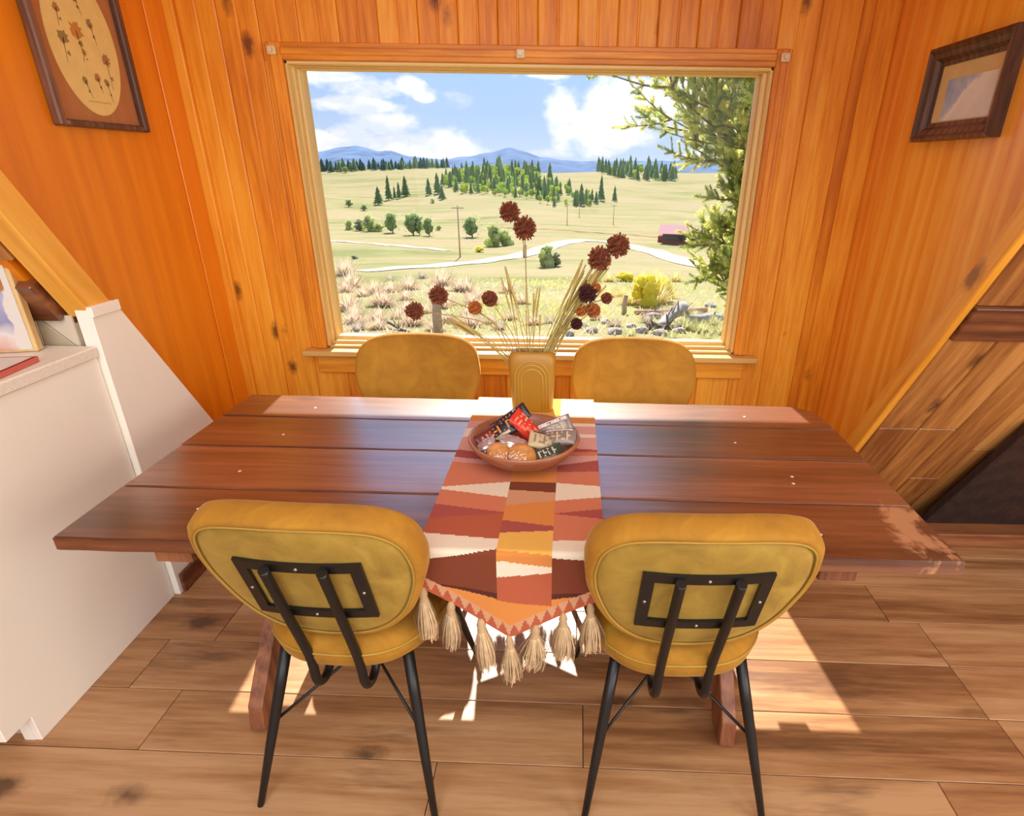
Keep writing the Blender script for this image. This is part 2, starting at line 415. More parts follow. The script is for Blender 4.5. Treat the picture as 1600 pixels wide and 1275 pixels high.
# thin dark strips standing in for the shadow line beside them
slope_board('trim_6', -1.47, -1.60, .10, .135, M_DARKW, zlo=.6)
slope_board('trim_7', 1.42, 1.55, .07, .10, M_DARKW)

# sloping pine ceiling left and right of the dormer, boards running up the slope
def slope_point(x, s, out=0.):   # s metres up the slope from the floor line, out = into the roof
    return Vector((x, RY0-.5*s+.866*out, .866*s+.5*out))
ceiling = None
bm = bmesh.new()
def slab_s(x0, x1, s0, s1, y0=.02, y1=.12):
    box(bm, (x0, y0, s0), (x1, y1, s1), mat=SM)
slab_s(-3.4, XL-.09, -.1, 5.9); slab_s(XR+.09, 3.4, -.1, 5.9); slab_s(XL-.09, XR+.09, (DC+.1)/.866, 5.9)
ceiling = struct('ceiling', bm, M_DARKW)
q = SM.to_euler()
def cboards(x0, x1, widths, segs, mat):
    x = x0; i = 0; cache = {}
    while x < x1-.03:
        w = widths[i % len(widths)]; w = min(w, x1-x)
        for (s0, s1) in segs[i % len(segs)]:
            key = (round(w, 3), round(s1-s0, 3))
            if key not in cache:
                b = bmesh.new(); box(b, (0, 0, 0), (w-.003, .02, s1-s0-.003), .004); cache[key] = mesh_from('board', b, mat)
            o = link('board', cache[key], ceiling); o.matrix_local = Matrix.Translation(SM @ Vector((x, 0, s0))) @ SM.to_3x3().to_4x4()
        x += w; i += 1
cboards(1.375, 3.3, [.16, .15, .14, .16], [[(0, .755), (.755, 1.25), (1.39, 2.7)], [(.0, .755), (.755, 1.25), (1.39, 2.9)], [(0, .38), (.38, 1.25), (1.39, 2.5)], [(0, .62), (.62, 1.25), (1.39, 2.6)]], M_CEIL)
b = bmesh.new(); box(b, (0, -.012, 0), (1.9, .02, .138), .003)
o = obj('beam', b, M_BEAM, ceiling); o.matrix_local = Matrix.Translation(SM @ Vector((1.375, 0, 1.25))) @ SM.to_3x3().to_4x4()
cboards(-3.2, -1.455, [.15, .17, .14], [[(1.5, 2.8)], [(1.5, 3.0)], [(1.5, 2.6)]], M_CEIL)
b = bmesh.new(); box(b, (-3.2, -.02, 1.28), (-1.46, .02, 1.42), .004, mat=SM); obj('beam', b, M_TABLE, ceiling)
b = bmesh.new(); box(b, (-1.62, -.04, 1.42), (-1.53, .0, 4.2), .004, mat=SM); obj('rafter', b, M_CEIL, ceiling)
# flat dark sheet low on the right slope
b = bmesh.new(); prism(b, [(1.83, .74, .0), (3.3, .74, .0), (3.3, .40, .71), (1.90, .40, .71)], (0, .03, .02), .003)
struct('slope_sheet', b, M_DARKW).name = 'trim_8'
bm = bmesh.new(); box(bm, (1.45, .615, 0), (3.3, .74, .07), .004); struct('baseboard_right', bm, M_BEAM)
# dormer ceiling, end walls, far slope
bm = bmesh.new(); prism(bm, [(XL-.1, YW+.6, DC+.05), (XR+.1, YW+.6, DC+.05), (XR+.1, RY0-DC/TAN-.06, DC+.05), (XL-.1, RY0-DC/TAN-.06, DC+.05)], (0, 0, .12)); obj('dormer_soffit', bm, M_PINEX, ceiling)
bm = bmesh.new(); box(bm, (-3.5, -4.6, -.1), (-3.4, 1.3, 5.2)); struct('wall_far_left', bm, M_PLY).name = 'wall_left_end'
bm = bmesh.new(); box(bm, (3.4, -4.6, -.1), (3.5, 1.3, 5.2)); struct('wall_far_right', bm, M_PLY).name = 'wall_right_end'

# roof eave outside the window (it cuts the sun off the middle of the table)
bm = bmesh.new(); box(bm, (XL-.5, YW+.17, 2.24), (XR+.5, 1.96, 2.40)); struct('trim_9', bm, M_DARKW)

# ------------------------------------------------------------------ THE WINDOW
def window():
    w = bpy.data.objects.new('window_1', None); COL.objects.link(w); w['kind'] = 'structure'
    # casing on the room side: three-step profile
    def casing(x0, x1, z0, z1, t=.062):
        for nm, a, bb in (('side_casing', (x0-t, z0), (x0, z1+t)), ('side_casing', (x1, z0), (x1+t, z1+t)), ('head_casing', (x0, z1), (x1, z1+t))):
            b = bmesh.new(); box(b, (a[0], YW-.022, a[1]), (bb[0], YW, bb[1]), .003)
            if nm == 'side_casing':
                c0 = (a[0]+bb[0])/2
                box(b, (c0-.014, YW-.030, a[1]), (c0+.014, YW-.021, bb[1]), .004)
            else:
                c0 = (a[1]+bb[1])/2
                box(b, (a[0], YW-.030, c0-.014), (bb[0], YW-.021, c0+.014), .004)
            obj(nm, b, M_PINE if nm == 'side_casing' else M_PINEX, w)
    casing(OX0, OX1, OZ0, OZ1)
    # jambs (pale) through the wall depth
    gx0, gx1, gz0, gz1, gy = -1.012, .942, .772, 1.934, 1.285
    for a, bb, m in (((OX0, OZ0), (OX0+.012, OZ1), M_SASHZ), ((OX1-.012, OZ0), (OX1, OZ1), M_SASHZ), ((OX0, OZ1-.012), (OX1, OZ1), M_SASH), ((OX0, OZ0), (OX1, OZ0+.010), M_SASH)):
        b = bmesh.new(); box(b, (a[0], YW-.004, a[1]), (bb[0], 1.36, bb[1]), .002); obj('jamb', b, m, w)
    # stop moulding, then sash around the glass
    for y0, y1, ins in ((YW+.035, YW+.06, .006), (1.245, 1.30, 0)):
        iz = gz0-(.0 if ins == 0 else .014)
        A = [((OX0+.010, OZ0+.008), (gx0-ins, OZ1-.01), M_SASHZ), ((gx1+ins, OZ0+.008), (OX1-.010, OZ1-.01), M_SASHZ),
             ((gx0-ins, gz1+ins*.6), (gx1+ins, OZ1-.01), M_SASH), ((gx0-ins, OZ0+.008), (gx1+ins, iz), M_SASH)]
        for (a, bb, m) in A:
            b = bmesh.new(); box(b, (a[0], y0, a[1]), (bb[0], y1, bb[1]), .003); obj('stop' if ins else 'sash_rail', b, m, w)
    m, t, p = new_mat('window glass')
    m.node_tree.nodes.remove(p); tr = t.node('ShaderNodeBsdfTransparent'); gl = t.node('ShaderNodeBsdfGlossy'); gl.inputs['Roughness'].default_value = .02
    mx = t.node('ShaderNodeMixShader'); mx.inputs[0].default_value = .006; t.put(mx.inputs[1], tr.outputs[0]); t.put(mx.inputs[2], gl.outputs[0])
    t.put(m.node_tree.nodes['Material Output'].inputs[0], mx.outputs[0])
    b = bmesh.new(); box(b, (gx0-.004, gy, gz0-.004), (gx1+.004, gy+.005, gz1+.004)); obj('pane', b, m, w)
    # stool and apron
    b = bmesh.new(); box(b, (OX0-.105, YW-.075, OZ0-.028), (OX1+.105, YW-.001, OZ0-.002), .005); box(b, (OX0, YW-.002, OZ0-.026), (OX1, 1.30, OZ0-.001)); obj('window_stool', b, M_SASH, w)
    b = bmesh.new(); box(b, (OX0-.055, YW-.024, OZ0-.125), (OX1+.055, YW-.001, OZ0-.029), .004); obj('apron', b, M_PINEX, w)
    # clear plastic shade clips at the casing corners and middle
    mc = simple('clear plastic clip', (.75, .6, .35), .2)
    for x, z in ((OX0-.03, OZ1+.03), (-.06, OZ1+.03), (OX1+.03, OZ1+.03)):
        b = bmesh.new(); box(b, (x-.018, YW-.045, z-.016), (x+.018, YW-.030, z+.016), .004)
        tube(b, [(x, YW-.045, z), (x, YW-.056, z)], .009, 10); obj('shade_clip', b, mc, w)
window()

# ------------------------------------------------------------------ left: white closing panel, cabinet, counter, tiles
b = bmesh.new()
prism(b, [(-1.367, .21, 0), (-1.367, .21, 1.145), (-1.367, RY0+.12-1.145/TAN, 1.145), (-1.367, RY0+.13, 0)], (-.05, 0, 0), .002)
panel = thing('closing_panel', 'white painted sloping side panel standing between white cabinet and orange wall', 'panel', (-1.39, .5, 0))
def under(parent, o):
    o.parent = parent; o.matrix_parent_inverse = Matrix.Identity(4)
    for v in o.data.vertices: v.co = v.co-Vector(parent.location)
    return o
under(panel, obj('panel_face', b, M_WHITE))
b = bmesh.new(); box(b, (-1.3665, .207, 1.112), (-1.358, RY0+.118-1.12/TAN, 1.146), .002); under(panel, obj('cap_rail', b, M_WHITE))
b = bmesh.new(); box(b, (-1.366, .225, 0), (-1.353, .9, .085), .002); tag(obj('baseboard_left', b, M_BEAM), kind='structure')

cab = thing('kitchen_cabinet', 'white kitchen base cabinet with plain end panel and notched toe kick', 'cabinet', (-1.72, -.15, 0))
b = bmesh.new(); prism(b, [(-1.388, .205, 0), (-1.388, -.42, 0), (-1.388, -.42, .095), (-1.388, -.50, .095), (-1.388, -.50, .982), (-1.388, .205, .982)], (-.02, 0, 0), .0015); under(cab, obj('end_panel', b, M_WHITE))
b = bmesh.new(); box(b, (-2.6, -.49, .10), (-1.409, .20, .982), .002); under(cab, obj('body', b, M_WHITE))
b = bmesh.new(); box(b, (-1.44, -.42, 0), (-1.409, -.40, .1)); under(cab, obj('toe_kick_post', b, M_WHITE))
b = bmesh.new(); box(b, (-2.6, -.40, 0), (-1.44, -.385, .1)); under(cab, obj('toe_kick', b, M_TOEKICK))
for k in range(2):
    x0 = -1.43-.55*k
    b = bmesh.new(); box(b, (x0-.53, -.512, .13), (x0, -.4905, .96), .003); d = under(cab, obj('door', b, M_WHITE))
top = thing('countertop', 'speckled cream laminate countertop over the white cabinet', 'countertop', (-2.0, -.15, .982))
b = bmesh.new(); box(b, (-2.6, -.53, .983), (-1.378, .205, 1.02), .004); under(top, obj('slab', b, M_COUNTER))

# tiled splashback behind the counter
wk = bmesh.new(); box(wk, (-3.3, .225, .9), (-1.43, .26, 1.09)); spl = struct('wall_splash', wk, M_GROUT); spl.name = 'trim_10'
def tile_mesh(mi):
    b = bmesh.new(); s = .118
    prism(b, [(0, 0, 0), (s-.004, 0, 0), (0, 0, s-.004)], (0, -.008, 0), .001, 0)
    prism(b, [(s-.002, 0, .003), (s-.002, 0, s-.002), (.003, 0, s-.002)], (0, -.008, 0), .001, 1)
    return mesh_from('tile', b, [M_TILE, M_TILED] if mi else [M_TILED, M_TILE])
tm = [tile_mesh(0), tile_mesh(1)]
for k in range(6): link('tile', tm[k % 2], spl, (-1.555-.12*k, .225, 1.0))

# wood-edged print standing on the counter, red book under it
pb = thing('art_block', 'wood edged block with a blue and white print standing on the counter', 'picture', (-1.665, .095, 1.022), 0)
def art_material():
    m, t, p = new_mat('blue and coral print'); co = t.node('ShaderNodeTexCoord').outputs['Object']
    sx = t.node('ShaderNodeSeparateXYZ'); t.put(sx.inputs[0], co)
    f = t.math('ADD', t.math('MULTIPLY', sx.outputs[2], 3.2), t.math('MULTIPLY', t.noise(co, 7, 3), .5))
    c = t.ramp(f, [(.2, (.62, .22, .12)), (.42, (.72, .66, .6)), (.55, (.28, .27, .42)), (.8, (.42, .40, .58)), (1, (.36, .34, .52))])
    side = t.ramp(t.math('ADD', t.math('MULTIPLY', sx.outputs[0], 6), t.math('MULTIPLY', t.noise(co, 9, 3), .4)), [(.92, (0, 0, 0)), (.94, (1, 1, 1))])
    t.put(p.inputs['Base Color'], t.mix(side, c, (.70, .64, .56))); p.inputs['Roughness'].default_value = .4; return m
M_ART = art_material()
b = bmesh.new(); box(b, (-.20, 0, 0), (.165, .030, .275), .002); obj('block', b, wood('pale block edge', (.5, .3, .1), (.68, .45, .18), (.78, .56, .27), 'Z', .5), pb)
b = bmesh.new(); box(b, (-.19, -.004, .008), (.155, -.0005, .268)); obj('print', b, M_ART, pb)
pb.rotation_euler = (0, 0, math.radians(14))
rb = thing('red_book', 'thin red edged book lying flat on the counter corner', 'book', (-1.50, -.10, 1.021), math.radians(8))
M_RED = simple('red cloth cover', (.62, .13, .09), .6); M_PAPER = simple('cream paper', (.78, .72, .62), .7)
b = bmesh.new(); box(b, (-.15, -.17, 0), (.095, .13, .003), .001); box(b, (-.15, -.17, .013), (.095, .13, .016), .001); box(b, (.088, -.17, 0), (.096, .13, .016), .001); obj('cover', b, M_RED, rb)
b = bmesh.new(); box(b, (-.148, -.166, .0032), (.087, .126, .0128)); obj('pages', b, M_PAPER, rb)
b = bmesh.new(); box(b, (-.14, -.16, .0162), (.085, .12, .0166)); obj('cover_sheet', b, M_PAPER, rb)

# ------------------------------------------------------------------ pictures on the cheek walls
def frame_bar(bm, a, b_, wdt, dep, axis_n, mi=0): pass
def picture_left():
    # plane x = XL, y 0.43..0.86, z from 1.67 up
    y0, y1, z0, z1 = .436, .862, 1.668, 2.22; fx = XL+.03
    r = thing('botanical_picture', 'dark wood framed botanical print with cream oval of dried flowers on left wall', 'picture', (XL, (y0+y1)/2, (z0+z1)/2))
    L = Vector(r.location)
    def add(nm, b, m, p=r):
        for v in b.verts: v.co -= L
        return obj(nm, b, m, p)
    w = .030
    for a, c in (((y0, z0), (y0+w, z1)), ((y1-w, z0), (y1, z1)), ((y0+w, z0), (y1-w, z0+w*.7)), ((y0+w, z1-w), (y1-w, z1))):
        b = bmesh.new(); box(b, (XL+.001, a[0], a[1]), (fx, c[0], c[1]), .005); add('frame_rail', b, M_FRAME)
    b = bmesh.new(); box(b, (XL+.001, y0+w, z0+w*.7), (XL+.010, y1-w, z1-w)); add('mat_board', b, wood('reddish brown mat', (.36, .13, .04), (.44, .17, .055), (.5, .21, .08), 'Z', .5, contrast=.4))
    cy0, cz0, ry, rz = (y0+y1)/2+.004, 1.925, .148, .215
    b = bmesh.new(); prism(b, [(XL+.0102, cy0+ry*math.cos(2*PI*k/48), cz0+rz*math.sin(2*PI*k/48)) for k in range(48)], (.002, 0, 0))
    add('oval_print', b, simple('cream print paper', (.80, .60, .22), .6, var=.05, vscale=25))
    # pressed flower motifs, flat print
    ms = [simple('print brown', (.42, .20, .07), .7), simple('print rust', (.55, .24, .05), .7), simple('print olive', (.32, .22, .07), .7)]
    b = bmesh.new(); xp = XL+.0128; R = random.Random(3)
    def blot(y, z, s, mi, n=9):
        pts = []
        for k in range(n*2):
            rr = s*.8*(1 if k % 2 else .72)*R.uniform(.75, 1.15); a = PI*k/n; pts.append(b.verts.new((xp, y+rr*math.cos(a), z+rr*math.sin(a))))
        f = b.faces.new(pts); f.material_index = mi
    def stem(y, z, y2, z2, wd, mi):
        d = Vector((0, y2-y, z2-z)); n = Vector((0, -d.z, d.y)).normalized()*wd
        f = b.faces.new([b.verts.new(Vector((xp, y, z))+n), b.verts.new(Vector((xp, y, z))-n), b.verts.new(Vector((xp, y2, z2))-n*.5), b.verts.new(Vector((xp, y2, z2))+n*.5)]); f.material_index = mi
    for (dy, dz, s, mi, ly) in ((-.02, .03, .038, 1, -.06), (.085, -.04, .026, 0, -.09), (-.085, .0, .028, 2, -.07), (-.04, -.115, .018, 2, -.05), (.02, -.10, .020, 0, -.045), (.05, .06, .022, 2, -.06), (-.08, .08, .02, 0, -.05), (.01, .13, .024, 0, -.05), (.06, -.11, .017, 2, -.06), (-.01, -.03, .014, 1, -.03)):
        blot(cy0+dy, cz0+dz, s, mi); stem(cy0+dy, cz0+dz, cy0+dy+R.uniform(-.012, .02), cz0+dz+ly, .0018, 2)
        blot(cy0+dy+.006, cz0+dz+ly*.6, s*.4, 2, 3)
    for k in range(14):  # a line of small script along the bottom of the oval, too small to read
        yy = cy0-.05+k*.0078; stem(yy, cz0-.176, yy+.005, cz0-.172+R.uniform(-.002, .003), .0011, 2)
    add('flower_print', b, ms)
picture_left()
def picture_right():
    y0, y1, z0, z1 = .372, .80, 1.672, 1.962
    r = thing('small_picture', 'deep walnut framed landscape picture with cream mat on right wall', 'picture', (XR, (y0+y1)/2, (z0+z1)/2))
    L = Vector(r.location)
    def add(nm, b, m):
        for v in b.verts: v.co -= L
        return obj(nm, b, m, r)
    w = .058; x1 = XR-.001
    def rail(p, nm):
        # mitred rail; p = outer a, outer b, inner b, inner a (y,z); bevelled section: outer edge high, inner edge low
        b = bmesh.new(); oa, ob, ib, ia = p
        lerp = lambda a, c, f: (a[0]+(c[0]-a[0])*f, a[1]+(c[1]-a[1])*f)
        secs = [(0, 0), (0, .038), (.18, .045), (.35, .034), (.6, .030), (.78, .016), (1, .014), (1, 0)]
        A = [b.verts.new((x1-h, *lerp(oa, ia, f))) for f, h in secs]; B = [b.verts.new((x1-h, *lerp(ob, ib, f))) for f, h in secs]
        n = len(secs)
        for i in range(n): b.faces.new((A[i], B[i], B[(i+1) % n], A[(i+1) % n]))
        b.faces.new(A[::-1]); b.faces.new(B); bmesh.ops.recalc_face_normals(b, faces=b.faces)
        add(nm, b, M_FRAME)
    o = [(y0, z0), (y1, z0), (y1, z1), (y0, z1)]; i_ = [(y0+w, z0+w), (y1-w, z0+w), (y1-w, z1-w), (y0+w, z1-w)]
    for k in range(4): rail((o[k], o[(k+1) % 4], i_[(k+1) % 4], i_[k]), 'frame_rail')
    b = bmesh.new(); box(b, (x1-.010, y0+w-.002, z0+w-.002), (x1-.002, y1-w+.002, z1-w+.002)); add('mat_board', b, simple('tan mat card', (.62, .48, .24), .7))
    m, t, p = new_mat('snowy mountain picture'); co = t.node('ShaderNodeTexCoord').outputs['Object']
    sx = t.node('ShaderNodeSeparateXYZ'); t.put(sx.inputs[0], co)
    f = t.math('ADD', t.math('ADD', t.math('MULTIPLY', sx.outputs[1], -2.6), t.math('MULTIPLY', sx.outputs[2], -3.5)), t.math('MULTIPLY', t.noise(co, 16, 4), .8))
    t.put(p.inputs['Base Color'], t.ramp(f, [(.12, (.26, .38, .66)), (.3, (.42, .53, .74)), (.42, (.75, .78, .8)), (.7, (.66, .68, .70))])); p.inputs['Roughness'].default_value = .15
    b = bmesh.new(); box(b, (x1-.0115, y0+w+.012, z0+w+.004), (x1-.0102, y1-w-.050, z1-w-.045)); add('landscape_print', b, m)
picture_right()

# ------------------------------------------------------------------ THE TABLE
TROT = -.0157
def table():
    r = thing('trestle_table', 'dark stained four plank dining table on trestle legs under the window', 'table', (0, 0, 0), TROT)
    seams = [-.47, -.2272, .030, .2615, .47]; tz0, tz1 = .711, .75; R = random.Random(5)
    hw = 1.0757
    mt = M_TABLE
    for i in range(4):
        a, c = seams[i]+.0035, seams[i+1]-.0035
        x0, x1 = -hw+R.uniform(-.004, .004), hw+R.uniform(-.004, .004)
        b = bmesh.new()
        N = 28; front = []; back = []
        for k in range(N+1):
            x = x0+(x1-x0)*k/N; front.append((x, a+R.uniform(-.0012, .0012), 0)); back.append((x, c+R.uniform(-.0012, .0012), 0))
        if i == 3: back[-1] = (x1-.075, c-.004, 0); back.append((x1-.012, c-.055, 0)); back[-2] = (x1-.07, c-.001, 0)
        if i == 0: front[0] = (x0+.006, a+.0, 0)
        pts = front+back[::-1]
        prism(b, [(p[0], p[1], tz0) for p in pts], (0, 0, tz1-tz0))
        es = [e for e in b.edges if abs(e.verts[0].co.z-e.verts[1].co.z) < 1e-4 and len(e.link_faces) == 2 and e.calc_face_angle() > .5]
        bmesh.ops.bevel(b, geom=es, offset=.003, segments=2, affect='EDGES')
        obj('plank', b, mt, r)
    # nail heads
    ms = simple('pale nail filler', (.72, .6, .5), .4)
    b0 = bmesh.new(); lathe(b0, [(0, .0012), (.004, .001), (.0048, 0)], 10); nm = mesh_from('nail', b0, ms)
    for x, y in ((-.80, -.33), (-.80, -.13), (-.79, .12), (.78, -.37), (.80, -.12), (.70, .14), (.81, -.08), (-.78, .35), (.79, .36)):
        link('nail', nm, r, (x, y, tz1))
    # cleats
    for x in (-.80, .80):
        b = bmesh.new(); box(b, (x-.045, -.455, tz0-.035), (x+.045, .455, tz0-.0005), .003); obj('cleat', b, M_LEG, r)
    # crossed legs, rounded feet
    for x, f in ((-.735, 1), (.665, 1)):
        for s in (-1, 1):
            b = bmesh.new(); xo = x-.045 if s < 0 else x+.002
            d = Vector((0, .60*-s, .676)).normalized(); n = Vector((0, -d.z, d.y))
            base = Vector((xo, s*.385, 0)); wd = .062
            pts = [base-n*wd*1.0+d*.05, base-n*wd*.6+d*.0, base+n*wd*.3+d*.0, base+n*wd+d*.07]
            L_ = .85; pts += [base+n*wd+d*L_, base-n*wd+d*L_]
            pts = [(p.x, p.y, min(max(p.z, .0), tz0-.001)) for p in pts]
            prism(b, pts, (.043, 0, 0), .003); obj('leg', b, M_LEG, r)
    b = bmesh.new(); box(b, (-.735, -.02, .34), (.665, .02, .43), .003)
    return r
table()

# ------------------------------------------------------------------ CHAIRS
def chair_outline(n=72):
    """outline of the backrest in (x,z), wide top, narrow rounded bottom"""
    pts = []
    ctrl = [(0, .198), (.105, .194), (.185, .177), (.232, .136), (.248, .075), (.248, .03), (.238, -.02), (.205, -.10), (.158, -.152), (.095, -.182), (0, -.190)]
    half = smoothpath([(x, 0, z) for x, z in ctrl], 4)
    R_ = [(p.x*1.02, p.z*1.07) for p in half]; Lf = [(-x, z) for x, z in R_[::-1][1:-1]]
    return R_+Lf
def make_chair(label):
    r = thing('dining_chair', label, 'chair', (0, 0, 0), 0, None)
    out = chair_outline()
    tilt = math.radians(16); bc = Vector((0, -.180, .727))
    def place(x, y, z):
        y = y+.45*x*x                        # wraps toward the sitter
        return bc+Vector((x, y*math.cos(tilt)-z*math.sin(tilt), z*math.cos(tilt)+y*math.sin(tilt)))
    def shell(rings, mat, name):
        b = bmesh.new(); prev = None
        for s, y in rings:
            if s == 0: cur = [b.verts.new(place(0, y, 0))]
            else: cur = [b.verts.new(place(x*s if s < .97 else x-(1-s)*.2*x, y, z*s)) for x, z in out]
            if prev:
                n = len(out)
                for k in range(n):
                    v = list(dict.fromkeys([prev[k % len(prev)], prev[(k+1) % n if len(prev) > 1 else 0], cur[(k+1) % n if len(cur) > 1 else 0], cur[k % len(cur)]]))
                    if len(v) > 2: b.faces.new(v)
            prev = cur
        bmesh.ops.recalc_face_normals(b, faces=b.faces)
        return obj(name, b, mat, r, True)
    shell([(0, -.036), (.4, -.036), (.75, -.035), (.87, -.032), (.905, -.026)], M_VELVET2, 'back_panel')
    shell([(.905, -.026), (.93, -.033), (.965, -.031), (.99, -.020), (1.0, -.004), (1.0, .012), (.985, .028), (.95, .037), (.85, .043), (.5, .046), (0, .046)], M_VELVET, 'backrest')
    b = bmesh.new(); loop = [place(x*.915, -.032, z*.915) for x, z in out]; tube(b, loop+[loop[0]], .0028, 6, cap=False); obj('piping', b, M_PIPE, r)
    # seat cushion: superellipse, domed
    b = bmesh.new(); prev = None; N = 56
    def seat_out(s, z):
        pts = []
        for k in range(N):
            a = 2*PI*k/N; c, s_ = math.cos(a), math.sin(a); e = 2/2.9
            x = .235*math.copysign(abs(c)**e, c)*s; y = .250*math.copysign(abs(s_)**e, s_)*s+.080
            pts.append(b.verts.new((x*(1+.10*(y-.04)/.2), y, z+.06*(abs(x)**2))))
        return pts
    prof = [(.0001, .415), (.7, .412), (.9, .420), (.97, .435), (1.0, .462), (1.0, .478), (.985, .498), (.93, .513), (.8, .522), (.5, .524), (.0001, .520)]
    for s, z in prof:
        cur = seat_out(s, z)
        if prev:
            for k in range(N): b.faces.new((prev[k], prev[(k+1) % N], cur[(k+1) % N], cur[k]))
        prev = cur
    obj('seat', b, M_VELVET, r, True)
    b = bmesh.new(); N_ = 56; loop = []
    for k in range(N_+1):
        a = 2*PI*k/N_; c, s_ = math.cos(a), math.sin(a); e = 2/2.9
        x = .236*math.copysign(abs(c)**e, c); y = .251*math.copysign(abs(s_)**e, s_)+.080
        loop.append((x*(1+.10*(y-.04)/.2), y, .478+.06*x*x))
    tube(b, loop, .003, 6, cap=False); obj('seat_piping', b, M_PIPE, r)
    # black back plate: rectangular ring following the curve
    b = bmesh.new(); W, H, t_ = .138, .097, .026
    def bar(x0, x1, z0, z1):
        n = 10 if x1-x0 > .1 else 2; V = []
        for k in range(n+1):
            x = x0+(x1-x0)*k/n; V.append([b.verts.new(place(x, yy, zz)) for yy, zz in ((-.0375, z0), (-.0375, z1), (-.045, z1), (-.045, z0))])
        for A, B in zip(V, V[1:]):
            for j in range(4): b.faces.new((A[j], A[(j+1) % 4], B[(j+1) % 4], B[j]))
        b.faces.new(V[0][::-1]); b.faces.new(V[-1])
    bar(-W, W, H-t_, H); bar(-W, W, -H, -H+t_); bar(-W, -W+t_, -H+t_, H-t_); bar(W-t_, W, -H+t_, H-t_)
    bmesh.ops.recalc_face_normals(b, faces=b.faces); pl = obj('back_plate', b, M_BLACK, r)
    b0 = bmesh.new(); lathe(b0, [(0, .003), (.003, .0025), (.0045, 0)], 8); bolt = mesh_from('bolt', b0, M_STEEL)
    for x, z in ((-.125, 0), (.125, 0), (0, .084), (0, -.084), (-.062, .084), (.062, .084)):
        o = link('bolt', bolt, pl); p = place(x, -.0452, z); o.location = p; o.rotation_euler = (PI/2-tilt, 0, 0)
    # two bent tubes from the plate under the seat
    for s in (-1, 1):
        x = s*.062; b = bmesh.new()
        p0 = place(x, -.056, .090); p1 = place(x, -.058, -.085); p1b = place(x*.98, -.060, -.25)
        path = smoothpath([p0, (p0+p1)/2, p1, p1b, (x, -.155, .375), (x, -.125, .345), (x, -.09, .352), (x, -.055, .395), (x, -.03, .415)], 5)
        tube(b, path, .0115, 12); obj('support_tube', b, M_BLACK, r)
    # legs
    for sx_ in (-1, 1):
        for sy, ty_, fy in ((-1, -.10, -.245), (1, .22, .315)):
            b = bmesh.new(); tp = Vector((sx_*.160, ty_, .428)); ft = Vector((sx_*.236, fy, 0))
            tube(b, [tp, tp.lerp(ft, .25), tp.lerp(ft, .6), ft], [.0150, .0148, .0125, .0085], 12); obj('leg', b, M_BLACK, r)
    for s in (-1, 1):
        b = bmesh.new()
        def lp(sx_, sy, f):
            tp = Vector((sx_*.160, -.10 if sy < 0 else .22, .428)); ft = Vector((sx_*.236, -.245 if sy < 0 else .315, 0)); return tp.lerp(ft, f)
        a = lp(s, -1, .47); c = lp(-s, 1, .47); m = Vector((0, .02, .33+.004*s))
        tube(b, [a, a.lerp(m, .5), m-(m-a)*.08, m, m+(c-m)*.08, m.lerp(c, .5), c], .0042, 8); obj('brace', b, M_BLACK, r)
    return r
CHAIRS = [(-.408, -.362, -.05, 'mustard velvet chair in front of the table, its back left of the runner'),
          (.436, -.376, .02, 'mustard velvet chair in front of the table, its back right of the runner'),
          (-.464, .520, PI+.02, 'mustard velvet chair beyond the table, left of the vase by the window'),
          (.420, .510, PI-.02, 'mustard velvet chair beyond the table, right of the vase by the window')]
proto = make_chair(CHAIRS[0][3])
for i, (x, y, a, lb) in enumerate(CHAIRS):
    o = proto if i == 0 else copy_tree(proto)
    o.location = (x, y, 0); o.rotation_euler = (0, 0, a); o['label'] = lb; o['group'] = 'dining chairs around the table'

